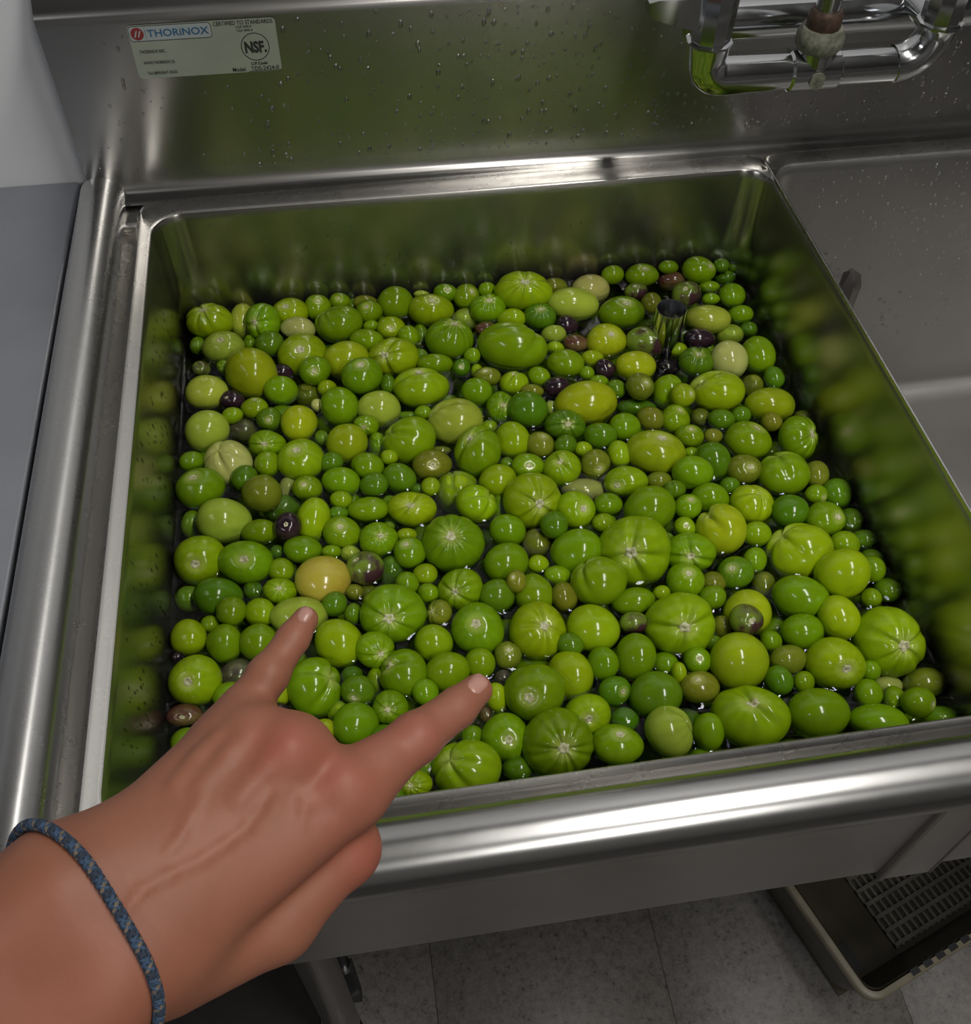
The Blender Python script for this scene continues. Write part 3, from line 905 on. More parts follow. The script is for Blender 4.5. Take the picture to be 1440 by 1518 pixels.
5587 3643 -1121 99 93 os -|second small olive green tomatillo below right of the tall cream tomatillo
5792 3446 -1175 190 219 gr 58 -16|large ribbed green tomatillo with stem scar below right of the tall cream tomatillo
5990 3775 -1254 95 71 os -
476 3212 -1174 235 203 ls -|large pale green tomatillo just below the lumpy cream tomatillo
167 3321 -1299 97 125 gs -
274 2830 -1205 223 218 bs 12 12|large lime green tomatillo with stem scar left of the black-purple yellow-scarred tomatillo
657 2737 -1177 238 186 gs 9 -22|large green tomatillo with stem scar just below left of the black-purple yellow-scarred tomatillo
777 3051 -1184 159 117 gs -|medium-sized green tomatillo just left of the black-purple yellow-scarred tomatillo
1029 3004 -1084 121 126 ps 4 -21|round black-purple tomatillo with yellow-ringed stem scar
1243 3122 -1191 155 204 bs -|large lime green tomatillo just right of the black-purple yellow-scarred tomatillo
1139 2809 -1183 167 120 gs -|medium-sized green tomatillo just below right of the black-purple yellow-scarred tomatillo
949 2626 -1187 113 103 gs -|small green tomatillo just left of the golden yellow tomatillo
934 2408 -1185 142 111 br 7 -36|medium-sized ribbed lime green tomatillo with stem scar just above left of the little fingertip
431 2426 -1186 202 161 ds -|large dark green tomatillo above the round-scarred left-wall tomatillo
174 2518 -1298 123 112 gs -|medium-sized green tomatillo above the round-scarred left-wall tomatillo
554 2206 -1093 123 118 gs -|medium-sized green tomatillo left of the little fingertip
771 2220 -1185 130 120 bs -|medium-sized lime green tomatillo just left of the little fingertip
1082 2136 -1177 233 159 ls -|large pale green tomatillo just below left of the little fingertip
370 2175 -1193 79 69 gs -|small green tomatillo just above the round-scarred left-wall tomatillo
1293 2468 -1182 235 204 ys -|golden yellow tomatillo beside the little fingertip
705 2493 -1248 82 82 ds -
908 2866 -1247 63 63 ds -
1483 2944 -1183 164 148 gs 6 -46|medium-sized green tomatillo with stem scar just above left of the brown-streaked tomatillo
1462 3160 -1177 91 65 ds -|small dark green tomatillo just right of the black-purple yellow-scarred tomatillo
1789 2823 -1181 169 153 gr 22 -34|medium-sized ribbed green tomatillo with stem scar just above right of the brown-streaked tomatillo
1889 3001 -1236 54 43 gs -
2033 2844 -1191 90 64 bs -|small lime green tomatillo just left of the deeply ribbed tomatillo
2043 2647 -1181 141 136 gs -22 -65|medium-sized green tomatillo with stem scar just left of the deeply ribbed tomatillo
2419 2679 -1168 273 252 gr 0 -31|big deeply ribbed green tomatillo with stem scar near its top
1379 2756 -1191 84 63 gs -
1649 2530 -1176 165 149 ts -44 -62|green tomatillo with brown-streaked underside and torn brown stem
2141 2414 -1197 108 93 bs -|small lime green tomatillo just below left of the deeply ribbed tomatillo
1984 2335 -1179 102 97 gs -|small green tomatillo just above right of the fluted centre-scarred tomatillo
1863 2565 -1306 115 136 ds -|medium-sized dark green tomatillo just right of the brown-streaked tomatillo
2145 2212 -1189 91 86 gs -|small green tomatillo just below left of the deeply ribbed tomatillo
2411 2199 -1177 193 183 gr -29 6|large ribbed green tomatillo with stem scar just below the deeply ribbed tomatillo
1375 2195 -1153 105 105 ds -|medium-sized dark green tomatillo just below right of the golden yellow tomatillo
1515 2103 -1190 75 90 ds -|small dark green tomatillo just left of the fluted centre-scarred tomatillo
1841 2043 -1171 274 244 gr 0 2|big fluted green tomatillo with tan scar exactly at its centre
2209 2011 -1187 110 110 or -59 -27|medium-sized ribbed olive green tomatillo with stem scar right of the fluted centre-scarred tomatillo
1648 2354 -1302 103 82 os -
1537 2748 -1250 95 84 ls -
1544 2324 -1208 81 71 os -
3172 3044 -1169 261 256 br 29 15|big lime green tomatillo with pleats fanning from its off-centre scar
3535 2896 -1179 179 173 bs 39 -9|large lime green tomatillo with stem scar just right of the pleated off-centre tomatillo
3839 2929 -1186 131 104 gs -|medium-sized green tomatillo just above left of the biggest three-lobed tomatillo
3750 2723 -1185 102 91 gs -|small green tomatillo just above left of the biggest three-lobed tomatillo
3300 2709 -1109 122 122 ds -|medium-sized dark green tomatillo just below right of the pleated off-centre tomatillo
2901 2755 -1181 160 149 gs -|medium-sized green tomatillo just below left of the pleated off-centre tomatillo
3157 2679 -1301 140 129 os -|medium-sized olive green tomatillo just below the pleated off-centre tomatillo
3448 2453 -1199 226 210 gs -|large green tomatillo just left of the biggest three-lobed tomatillo
3552 2081 -1122 239 208 gl -|very large lobed green tomatillo just below left of the biggest three-lobed tomatillo
2833 2410 -1178 192 181 gs -|large green tomatillo just right of the deeply ribbed tomatillo
3104 2379 -1190 94 78 bs -|small lime green tomatillo just below the pleated off-centre tomatillo
2866 2136 -1051 85 95 os -35 -47|small olive green tomatillo with stem scar below right of the deeply ribbed tomatillo
2701 2098 -1183 152 147 ds -|medium-sized dark green tomatillo just above the brown-striped tomatillo
3014 2094 -1205 168 168 gs -|large green tomatillo just above right of the brown-striped tomatillo
3254 2010 -1181 111 127 os -|medium-sized olive green tomatillo above right of the brown-striped tomatillo
3252 2255 -1229 124 93 gs -
2881 3113 -1299 66 132 gs -
3927 2375 -1181 325 315 bl -27 0|biggest three-lobed lime green tomatillo in the middle of the sink
4187 2810 -1173 233 211 gs -|large green tomatillo just above the biggest three-lobed tomatillo
4526 2781 -1160 125 114 gs 9 -62|medium-sized green tomatillo with stem scar just below right of the brown-nicked tomatillo
4753 2854 -1174 175 142 gs -|medium-sized green tomatillo above right of the biggest three-lobed tomatillo
5105 2733 -1177 196 180 bl -|large lobed lime green tomatillo below right of the brown-nicked tomatillo
4443 2581 -1188 96 96 bs 0 -22|small lime green tomatillo with stem scar just above right of the biggest three-lobed tomatillo
4742 2501 -1173 219 230 vh -|large cleft yellow-green tomatillo right of the biggest three-lobed tomatillo
5043 2417 -1185 133 112 bs -|medium-sized lime green tomatillo above the olive-purple round tomatillo
4413 2301 -1186 220 178 gl -14 12|large lobed green tomatillo with stem scar right of the biggest three-lobed tomatillo
4940 2149 -1190 105 115 gs -|small green tomatillo just above the olive-purple round tomatillo
4734 2043 -1189 155 145 ds -40 -43|medium-sized dark green tomatillo with stem scar just above the olive-purple round tomatillo
4286 2013 -1165 159 154 gs 6 -53|medium-sized green tomatillo with stem scar just above the heart-lobed cream-scarred tomatillo
4527 1983 -1196 108 93 os -|small olive green tomatillo just above left of the olive-purple round tomatillo
4461 1819 -1162 111 101 gs -|small green tomatillo just above left of the olive-purple round tomatillo
4063 1939 -1191 76 66 bs -
3843 2781 -1251 43 54 gs -
4971 1956 -1282 104 114 os -|small olive green tomatillo just above right of the olive-purple round tomatillo
4274 2524 -1244 64 54 gs -
5504 3040 -1173 235 207 gl -|large lobed green tomatillo below right of the tall cream tomatillo
5808 3001 -1187 118 129 os -|medium-sized olive green tomatillo below right of the tall cream tomatillo
5717 2768 -1183 105 94 gs 53 24|small green tomatillo with stem scar above right of the olive-purple round tomatillo
5414 2614 -1181 168 152 ds -|medium-sized dark green tomatillo above the olive-purple round tomatillo
5693 2483 -1180 178 162 gs 45 -20|large green tomatillo with stem scar above right of the olive-purple round tomatillo
5354 2194 -1214 285 254 bl -|very large lobed lime green tomatillo above right of the olive-purple round tomatillo
5930 2776 -1216 144 144 ds -|medium-sized dark green tomatillo below right of the tall cream tomatillo
5959 2483 -1252 109 120 ds -|small dark green tomatillo below right of the tall cream tomatillo
5756 2189 -1184 138 127 gs -|medium-sized green tomatillo above left of the right-wall scarred tomatillo
5578 1850 -1099 225 215 bs -|large lime green tomatillo above right of the olive-purple round tomatillo
5868 1889 -1142 114 114 gs -|medium-sized green tomatillo above the right-wall scarred tomatillo
5957 2027 -1251 116 116 ds -|medium-sized dark green tomatillo above the right-wall scarred tomatillo
5967 2243 -1226 118 96 ds -
5188 1724 -1175 233 183 gs -|large green tomatillo just above right of the olive-purple round tomatillo
5408 1459 -1140 169 189 bs -|large lime green tomatillo just above left of the right-wall scarred tomatillo
5089 1393 -1184 178 158 gs -|large green tomatillo just right of the olive-purple round tomatillo
5239 1077 -1169 237 208 bs 12 9|very large lime green tomatillo with stem scar left of the right-wall scarred tomatillo
5776 1637 -1190 86 86 gs -|small green tomatillo just above the right-wall scarred tomatillo
4815 1360 -1196 94 89 gs -|small green tomatillo just below right of the olive-purple round tomatillo
4890 1173 -1189 150 121 os -|medium-sized olive green tomatillo just below right of the olive-purple round tomatillo
4750 1000 -1174 110 119 ds -|medium-sized dark green tomatillo just above right of the cleft front-rim tomatillo
4943 961 -1189 86 91 gs -|small green tomatillo just above right of the cleft front-rim tomatillo
5733 1203 -1167 270 285 br 11 -3|big lime green tomatillo with thick tan scar touching the right wall
5463 1170 -1217 59 59 bs -
5496 981 -1189 82 87 gs -|small green tomatillo just below left of the right-wall scarred tomatillo
5965 1710 -1217 113 103 ds -|small dark green tomatillo just above the right-wall scarred tomatillo
5404 1523 -1382 102 123 bs -|medium-sized lime green tomatillo just left of the right-wall scarred tomatillo
4114 1602 -1170 288 268 bl -3 0|big heart-lobed lime green tomatillo with wide cream scar
3808 1888 -1189 182 121 gs 64 71|medium-sized green tomatillo with stem scar just below the biggest three-lobed tomatillo
3760 1668 -1163 124 94 ts -|medium-sized green-and-purple tomatillo left of the heart-lobed cream-scarred tomatillo
3693 1368 -1186 165 194 gs -|large green tomatillo just below left of the heart-lobed cream-scarred tomatillo
4712 1663 -1214 202 192 vs -|large yellow-green tomatillo just above the olive-purple round tomatillo
4609 1483 -1017 136 127 ts 7 -4|round dark olive-purple tomatillo lying on top of a yellow-green one
4464 1546 -1189 89 94 os -|small olive green tomatillo just left of the olive-purple round tomatillo
4490 1198 -1169 241 241 vs -|very large yellow-green tomatillo below the olive-purple round tomatillo
3920 1294 -1215 107 92 gs -|small green tomatillo just below the heart-lobed cream-scarred tomatillo
4169 1260 -1163 111 111 gs -4 -30|medium-sized green tomatillo with stem scar just below right of the heart-lobed cream-scarred tomatillo
3992 1171 -1169 62 91 bs -|small lime green tomatillo just below the heart-lobed cream-scarred tomatillo
4119 1035 -1176 157 123 os -18 -69|medium-sized olive green tomatillo with stem scar just above left of the cleft front-rim tomatillo
3768 1030 -1194 208 180 ds -|large dark green tomatillo just below the heart-lobed cream-scarred tomatillo
3463 1098 -1185 128 118 ds 52 -8|medium-sized dark green tomatillo with stem scar above right of the ribbed front-rim tomatillo
3425 1344 -1173 125 135 gs -|medium-sized green tomatillo below left of the heart-lobed cream-scarred tomatillo
4388 1445 -1275 79 79 gs -
207 2064 -1182 147 147 bs -|medium-sized lime green tomatillo just above the round-scarred left-wall tomatillo
487 1963 -1180 146 161 gs -|large green tomatillo just above right of the round-scarred left-wall tomatillo
757 1931 -1183 156 156 gs -|large green tomatillo just below left of the little fingertip
271 1662 -1176 204 199 bs -2 -12|lime green tomatillo with round tan scar left of the hand by the wall
575 1739 -1301 145 126 ms -|medium-sized murky purple-grey tomatillo just right of the round-scarred left-wall tomatillo
193 1379 -1187 139 83 ws 10 -11|medium-sized brown tomatillo with stem scar below the round-scarred left-wall tomatillo
910 1452 -1164 84 103 vs -|small yellow-green tomatillo below the little fingertip
899 1297 -1179 93 74 ps -|small dark purple tomatillo right of the round-scarred left-wall tomatillo
122 1896 -1194 48 48 ps -
1389 1839 -1192 195 200 bs -|large lime green tomatillo just below right of the little fingertip
1177 1465 -1183 208 236 gl -|very large lobed green tomatillo below the little fingertip
1665 1719 -1158 155 150 gr 41 16|large ribbed green tomatillo with stem scar just below left of the fluted centre-scarred tomatillo
1867 1490 -1181 191 191 gh -65 -50|large cleft green tomatillo with stem scar just below the fluted centre-scarred tomatillo
1647 1523 -1290 77 106 bs -
2133 1733 -1188 156 152 bs -|large lime green tomatillo just below right of the fluted centre-scarred tomatillo
2206 1456 -1175 182 153 gs -|large green tomatillo just left of the index fingertip
1505 1396 -1184 137 123 ds -14 38|medium-sized dark green tomatillo with stem scar below left of the fluted centre-scarred tomatillo
1739 1215 -1184 140 131 gr -7 -7|medium-sized ribbed green tomatillo with stem scar below the fluted centre-scarred tomatillo
2015 1284 -1141 103 103 gs -|medium-sized green tomatillo just left of the index fingertip
1468 1108 -1174 175 161 gs -|large green tomatillo below the fluted centre-scarred tomatillo
1226 1096 -1188 101 92 vs -|small yellow-green tomatillo below left of the fluted centre-scarred tomatillo
1336 1271 -1266 85 94 bs -
1462 1575 -1261 87 77 ds -
2498 1808 -1174 217 212 gs -7 -33|very large green tomatillo with stem scar just above left of the brown-striped tomatillo
2974 1720 -1178 232 237 bl 23 -35|very large lobed lime green tomatillo with stem scar above right of the brown-striped tomatillo
3419 1675 -1176 218 193 bs -|large lime green tomatillo below left of the biggest three-lobed tomatillo
3193 1527 -1123 111 92 ds -|small dark green tomatillo just right of the brown-striped tomatillo
2469 1495 -1185 125 125 gs -|medium-sized green tomatillo just above left of the index fingertip
2700 1534 -1187 112 112 or 9 -57|small yellowish tomatillo with brown vein stripes
2839 1149 -1133 239 220 gs -27 0|very large green tomatillo with stem scar just below right of the brown-striped tomatillo
3157 1304 -1228 183 202 bs -|large lime green tomatillo just right of the brown-striped tomatillo
3214 955 -1242 188 169 bs 0 -6|large lime green tomatillo with stem scar just above right of the ribbed front-rim tomatillo
2550 1177 -1193 89 122 bs -|medium-sized lime green tomatillo just below right of the index fingertip
2631 1377 -1251 67 67 ms -
2450 1074 -1242 47 66 ws -
2565 849 -1200 183 183 gs 12 -18|large green tomatillo with stem scar just left of the ribbed front-rim tomatillo
2239 628 -1169 259 214 bl -|very large lobed lime green tomatillo below the index fingertip
1854 580 -1186 133 98 br -20 -18|medium-sized ribbed lime green tomatillo with stem scar below left of the index fingertip
2320 898 -1208 83 83 gs -|small green tomatillo just below the index fingertip
2615 608 -1239 117 90 ds -|medium-sized dark green tomatillo just below left of the ribbed front-rim tomatillo
1951 733 -1265 82 91 gs -
2932 720 -1130 267 254 gr 15 -7|big dark ribbed tomatillo with pink-tan scar against the front rim
3380 661 -1180 196 146 gs 7 -75|large green tomatillo with stem scar just right of the ribbed front-rim tomatillo
3779 692 -1159 183 193 lh -|large cleft pale green tomatillo left of the cleft front-rim tomatillo
3506 898 -1277 113 94 ds -|medium-sized dark green tomatillo just right of the ribbed front-rim tomatillo
4430 724 -1168 297 232 bh -12 -72|biggest cleft lime green tomatillo pressed against the front rim
4079 662 -1184 120 147 gs -|medium-sized green tomatillo just left of the cleft front-rim tomatillo
4951 678 -1174 243 196 gs -|very large green tomatillo right of the cleft front-rim tomatillo
5383 555 -1172 223 130 gs -|large green tomatillo below the right-wall scarred tomatillo
5414 803 -1205 109 114 gs -|medium-sized green tomatillo just below the right-wall scarred tomatillo
5619 727 -1254 105 124 gs -|second medium-sized green tomatillo below the right-wall scarred tomatillo
5651 897 -1311 117 78 cs -
5712 626 -1107 131 121 gs 68 0|medium-sized green tomatillo with stem scar just below right of the right-wall scarred tomatillo
5926 856 -1270 174 126 os -|medium-sized olive green tomatillo just below right of the right-wall scarred tomatillo
5935 569 -1280 152 76 gs -|medium-sized green tomatillo below right of the right-wall scarred tomatillo"""
COLS = {'g': (0.155, 0.275, 0.003), 'b': (0.240, 0.360, 0.004), 'l': (0.33, 0.42, 0.040), 'c': (0.42, 0.44, 0.12), 'd': (0.088, 0.190, 0.005),
        'v': (0.30, 0.37, 0.007), 'o': (0.160, 0.185, 0.012), 'w': (0.1, 0.05, 0.03), 'p': (0.02, 0.01, 0.02), 'm': (0.1, 0.09, 0.06), 't': (0.1, 0.1, 0.02), 'y': (0.5, 0.36, 0.05)}
SPEC = {'w': M_TW, 'p': M_TP, 'm': M_TM, 't': M_TT, 'y': M_TY}


def rot_to(n):
    """rotation taking +z to n"""
    z = n / np.linalg.norm(n)
    a = np.array([1.0, 0, 0]) if abs(z[0]) < 0.8 else np.array([0, 1.0, 0])
    x = np.cross(a, z)
    x /= np.linalg.norm(x)
    return np.stack([x, np.cross(z, x), z], 1)


def tom_radius(th, ph, shp, rng):
    r = 1 - 0.10 * np.cos(th) ** 2
    r = r + 0.034 * np.sin(2 * ph + rng[0]) * np.sin(th) ** 2 + 0.036 * np.sin(th * 2 + rng[1]) * np.cos(ph + rng[2]) + 0.02 * np.cos(3 * ph + rng[4]) * np.sin(th) ** 3
    r = r - 0.13 * np.exp(-(th / 0.26) ** 2)
    win = np.exp(-((th - 0.55) / 0.85) ** 2) * np.clip(th / 0.22, 0, 1)
    if shp == 's':
        ks, dep, wid = [rng[3], rng[3] + 2.2 + rng[4] * 0.15], 0.02, 0.25
    elif shp == 'r':
        n = 11
        ks, dep, wid = [2 * math.pi * k / n + 0.22 * math.sin(3.1 * k + rng[3]) for k in range(n)], 0.075, 0.085
    elif shp == 'l':
        n = 4
        ks, dep, wid = [2 * math.pi * k / n + 0.35 * math.sin(2.3 * k + rng[3]) for k in range(n)], 0.12, 0.16
    else:
        ks, dep, wid = [rng[3], rng[3] + math.pi * (0.9 + 0.04 * rng[4])], 0.20, 0.22
        win = np.exp(-((th - 0.4) / 0.7) ** 2) * np.clip(th / 0.1, 0, 1)
    for k in ks:
        d = (ph - k + math.pi) % (2 * math.pi) - math.pi
        wdt = wid / np.clip(np.sin(th), 0.25, 1) ** 0.5
        r = r - dep * win * np.exp(-(d / wdt) ** 2)
    return r


def tom_geom(R2, shp, sc, seed):
    rs = random.Random(seed)
    rng = [rs.uniform(0, 6.28) for _ in range(5)]
    big = max(R2) > 0.013
    na, nb = (22, 44) if big and shp == 's' else (26, 66) if big else (16, 30)
    th = np.linspace(0, math.pi, na + 1)[1:-1]
    ph = np.arange(nb) * 2 * math.pi / nb
    TH, PH = np.meshgrid(th, ph, indexing='ij')
    TH, PH = np.append(TH.ravel(), [0.0, math.pi]), np.append(PH.ravel(), [0.0, 0.0])
    r = tom_radius(TH, PH, shp, rng)
    V = np.stack([r * np.sin(TH) * np.cos(PH), r * np.sin(TH) * np.sin(PH), r * np.cos(TH)], 1)
    if sc is not None:
        x, y = sc
        q = math.hypot(x, y)
        if q > 0.97: x, y = x / q * 0.97, y / q * 0.97
        n = np.array([x, y, -math.sqrt(max(0.05, 1 - x * x - y * y))])
    else:
        a = rs.uniform(0, 6.28)
        if shp == 's':
            n = np.array([0.75 * math.cos(a), 0.75 * math.sin(a), 0.66])
        else:
            n = np.array([0.85 * math.cos(a), -0.5 + 0.3 * math.sin(a), -0.25])
    Q = rot_to(n)
    V = V @ Q.T
    lo, hi = V.min(0), V.max(0)
    S = np.array([R2[0] * 2, R2[1] * 2, math.sqrt(R2[0] * R2[1]) * 2]) / (hi - lo)
    off = (lo + hi) / 2
    m = na - 1
    i_, j_ = np.meshgrid(np.arange(m - 1), np.arange(nb), indexing='ij')
    k_ = (j_ + 1) % nb
    q4 = np.stack([i_ * nb + j_, (i_ + 1) * nb + j_, (i_ + 1) * nb + k_, i_ * nb + k_], -1).reshape(-1, 4)
    j1 = np.arange(nb)
    k1 = (j1 + 1) % nb
    t3 = np.concatenate([np.stack([0 * j1 + m * nb, j1, k1], 1), np.stack([0 * j1 + m * nb + 1, (m - 1) * nb + k1, (m - 1) * nb + j1], 1)])
    fs = (t3, q4)
    W = ((V - off) * S) @ CR          # camera axes to world axes
    sg = math.copysign(1, np.linalg.det(CR))
    streak = 1 + 0.10 * np.sin(PH * 13 + rng[0]) * np.sin(TH) * np.exp(-((TH - 0.5) / 0.8) ** 2)
    scar = None
    if sc is not None:
        rings = [(0.02, 0.012), (0.07, 0.03), (0.12, 0.036), (0.165, 0.03), (0.20, 0.006)]
        sv, sf = [], []
        ns = 14
        for t, h in rings:
            for j in range(ns):
                p_ = 2 * math.pi * j / ns
                tt = t * (1 + 0.16 * math.sin(5 * p_ + rng[1]) * (t > 0.1))
                rr = float(tom_radius(np.array([tt]), np.array([p_]), shp, rng)[0]) + h
                sv.append((rr * math.sin(tt) * math.cos(p_), rr * math.sin(tt) * math.sin(p_), rr * math.cos(tt)))
        sv = np.array(sv)
        sw = ((sv @ Q.T - off) * S) @ CR
        for i in range(len(rings) - 1):
            for j in range(ns):
                k = (j + 1) % ns
                sf.append((i * ns + j, (i + 1) * ns + j, (i + 1) * ns + k, i * ns + k))
        sf.append(tuple(range(ns)))
        scar = (sw, sf)
    return W, fs, np.cos(TH), streak, scar


def add_attr(me_, name, vals):
    a = me_.attributes.new(name, 'FLOAT', 'POINT')
    a.data.foreach_set('value', np.asarray(vals, dtype=np.float32))


rows = []
for ln in TABLE.strip().split('\n'):
    a, _, lab = ln.partition('|')
    t = a.split()
    rows.append((np.array([int(q) for q in t[:3]]) * 1e-4, (int(t[3]) * 1e-4, int(t[4]) * 1e-4), t[5][0], t[5][1],
                 None if t[6] == '-' else (int(t[6]) / 100, int(t[7]) / 100), lab))
rs = random.Random(5)
loose = {}
for i, (pos, R2, c, shp, sc, lab) in enumerate(rows):
    W, fs, pole, streak, scar = tom_geom(R2, shp, sc, i)
    col = COLS[c]
    k = rs.uniform(0.86, 1.12)
    h = rs.uniform(-0.10, 0.10)
    col = (min(1, col[0] * k * (1 + h)), min(1, col[1] * k), col[2] * k)
    mat = SPEC.get(c, M_TOM)
    if lab:
        me = mesh_np('tomatillo', W, *fs)
        add_attr(me, 'pole', pole)
        add_attr(me, 'streak', streak)
        o = obj('tomatillo', me, mat, None, lab, 'tomatillo', 'tomatillos floating in the sink')
        o.location = pos
        o.color = (*col, 1.0 if (sc is not None or rs.random() < 0.5) else 0.4)
        if scar:
            sm = mesh('stem_scar', scar[0], scar[1])
            sm.materials.append(M_SCAR)
            s = bpy.data.objects.new('stem_scar', sm)
            COL.objects.link(s)
            s.parent = o
    else:
        loose.setdefault(c, []).append((W + pos, fs, pole, streak))

# a second layer under the surface, seen only through the gaps
placed = [(r[0], (r[1][0] + r[1][1]) / 2) for r in rows]
PA = np.array([p for p, _ in placed])
RA = np.array([q for _, q in placed])
extra = []
for tr in range(20000):
    q = rs.uniform(0.010, 0.020)
    hid = tr < 700
    if hid:   # the corner of the basin that the hand covers
        pt = np.array([rs.uniform(0.006 + q, 0.22), rs.uniform(0.006 + q, 0.16), ZW + rs.uniform(-0.2, 0.2) * q])
    else:
        pt = np.array([rs.uniform(0.008 + q, 0.602 - q), rs.uniform(0.008 + q, 0.602 - q), ZW - 0.008 - 0.085 * rs.random()])
    if np.all(np.linalg.norm(PA - pt, axis=1) > (RA + q) * 0.80):
        if abs(pt[0] - 0.49) < 0.02 + q and abs(pt[1] - 0.492) < 0.02 + q: continue
        PA = np.vstack([PA, pt])
        RA = np.append(RA, q)
        extra.append((pt, q, hid))
    if len(extra) > 640: break
for j, (pt, q, hid) in enumerate(extra):
    W, fs, pole, streak, _ = tom_geom((q, q * 0.9), 's', None, 1000 + j)
    loose.setdefault('g' if j % 3 else 'd', []).append((W + pt, fs, pole, streak))
for c, lst in loose.items():
    V = np.concatenate([q[0] for q in lst])
    offs = np.cumsum([0] + [len(q[0]) for q in lst])
    me = mesh_np('tomatillo_pile', V, np.concatenate([q[1][0] + o_ for q, o_ in zip(lst, offs)]), np.concatenate([q[1][1] + o_ for q, o_ in zip(lst, offs)]))
    add_attr(me, 'pole', np.concatenate([q[2] for q in lst]))
    add_attr(me, 'streak', np.concatenate([q[3] for q in lst]))
    words = {'g': 'mid green', 'b': 'lime green', 'l': 'pale green', 'c': 'cream-green', 'd': 'dark green', 'v': 'yellow-green', 'o': 'olive', 'w': 'brown', 'p': 'purple', 'm': 'murky', 't': 'green-purple', 'y': 'yellow'}[c]
    o = obj('tomatillo_pile', me, SPEC.get(c, M_TOM), None, words + ' tomatillos half sunk in the gaps of the pile', 'tomatillos', kind='stuff')
    o.color = (*COLS[c], 0.3)

# water surface with a meniscus climbing every fruit and the walls
g = 440
gx = np.linspace(0.004, 0.606, g)
GX, GY = np.meshgrid(gx, gx, indexing='ij')
H = np.zeros_like(GX)
for pt, q in zip(PA, RA):
    h = ZW - pt[2]
    if abs(h) >= q * 0.97: continue
    rho = math.sqrt(q * q - h * h)
    d = np.hypot(GX - pt[0], GY - pt[1]) - rho * 0.97
    H = np.maximum(H, 0.0024 * np.exp(-np.maximum(d, 0) / 0.0026))
dw = np.minimum(np.minimum(GX - 0.004, 0.606 - GX), np.minimum(GY - 0.004, 0.606 - GY))
H = np.maximum(H, 0.002 * np.exp(-dw / 0.0025))
dsp = np.hypot(GX - 0.49, GY - 0.492) - 0.015
H = np.maximum(H, 0.0024 * np.exp(-np.maximum(dsp, 0) / 0.0026))
V = np.stack([GX.ravel(), GY.ravel(), (ZW + H).ravel()], 1)
I = np.arange(g * g).reshape(g, g)
F = np.stack([I[:-1, :-1].ravel(), I[1:, :-1].ravel(), I[1:, 1:].ravel(), I[:-1, 1:].ravel()], 1)
# the corners of the sheet follow the basin's rounded corners
def inside(x, y):
    lo, hi, r = 0.0055, 0.6045, 0.028
    cx = np.clip(x, lo + r, hi - r)
    cy = np.clip(y, lo + r, hi - r)
    return np.hypot(x - cx, y - cy) <= r + 0.0008
ctr = V[F].mean(1)
F = F[inside(ctr[:, 0], ctr[:, 1])]
me = mesh_np('water', V, np.zeros((0, 3)), F)
obj('water', me, M_WATER, None, 'clear water filling the left sink compartment', 'water', kind='stuff')

# ------------------------------------------------------------------ droplets
M_DROP, _nt, _b = new_mat('water_drop')
_nt.nodes.remove(_b)
_fr = N(_nt, 'ShaderNodeFresnel')
_fr.inputs[0].default_value = 1.5
_tr = N(_nt, 'ShaderNodeBsdfTransparent')
_tr.inputs[0].default_value = (1, 1, 1, 1)
_gl = N(_nt, 'ShaderNodeBsdfGlossy')
_gl.inputs['Roughness'].default_value = 0.16
_mx = N(_nt, 'ShaderNodeMixShader')
_ad = N(_nt, 'ShaderNodeMath', operation='ADD')
_ad.inputs[1].default_value = 0.10
_nt.links.new(_fr.outputs[0], _ad.inputs[0])
_nt.links.new(_ad.outputs[0], _mx.inputs[0])
_nt.links.new(_tr.outputs[0], _mx.inputs[1])
_nt.links.new(_gl.outputs[0], _mx.inputs[2])
_nt.links.new(_mx.outputs[0], _nt.nodes['Material Output'].inputs[0])


def drops(name, spots, label):
    V, F = [], []
    for (c, n, up, w, l, hgt) in spots:
        n, up = Vector(n), Vector(up)
        s = up.cross(n)
        base = len(V)
        c = Vector(c)
        for ring, (q, hh) in enumerate(((1.0, 0.0), (0.72, 0.62), (0.0, 1.0))):
            if q == 0:
                V.append(tuple(c + n * hgt * hh))
                continue
            for k in range(8):
                a = 2 * math.pi * k / 8
                V.append(tuple(c + s * (math.cos(a) * q * w) + up * (math.sin(a) * q * l * (1.0 if math.sin(a) < 0 else 1.25)) + n * hgt * hh))
        for k in range(8):
            k2 = (k + 1) % 8
            F.append((base + k, base + k2, base + 8 + k2, base + 8 + k))
            F.append((base + 8 + k, base + 8 + k2, base + 16))
    return obj(name, mesh(name, V, F), M_DROP, None, label, 'water drops', kind='stuff')


sp = []
for _ in range(1250):
    x = -0.05 + 1.2 * rs.random() ** 0.9
    z = 0.022 + 0.14 * rs.random() ** 1.25
    den = 0.35 + 0.65 * min(1, max(0, (x - 0.05) / 0.25))
    if rs.random() > den: continue
    if 0.01 < x < 0.145 and z > 0.11: continue
    w = 0.0008 + 0.0015 * rs.random() ** 2
    sp.append(((x, 0.645, z), (0, -1, 0), (0.12, 0, 1), w, w * rs.uniform(1.0, 1.9), w * 0.75))
drops('water_drops', sp, 'tiny water drops beading on the backsplash')
sp = []
for _ in range(650):
    x = rs.uniform(0.65, 1.1)
    z = -0.012 - 0.24 * rs.random() ** 1.3
    w = 0.0008 + 0.0014 * rs.random() ** 2
    y = 0.61 - 0.002 - 0.003 * (-z / 0.12) if z > -0.12 else 0.605 - 0.005 * (-z - 0.12) / 0.18
    sp.append(((x, y, z), (0, -1, 0), (0, 0, 1), w, w * rs.uniform(1.0, 1.3), w * 0.8))
drops('water_drops', sp, 'tiny water drops on the back wall of the empty right compartment')
sp = []
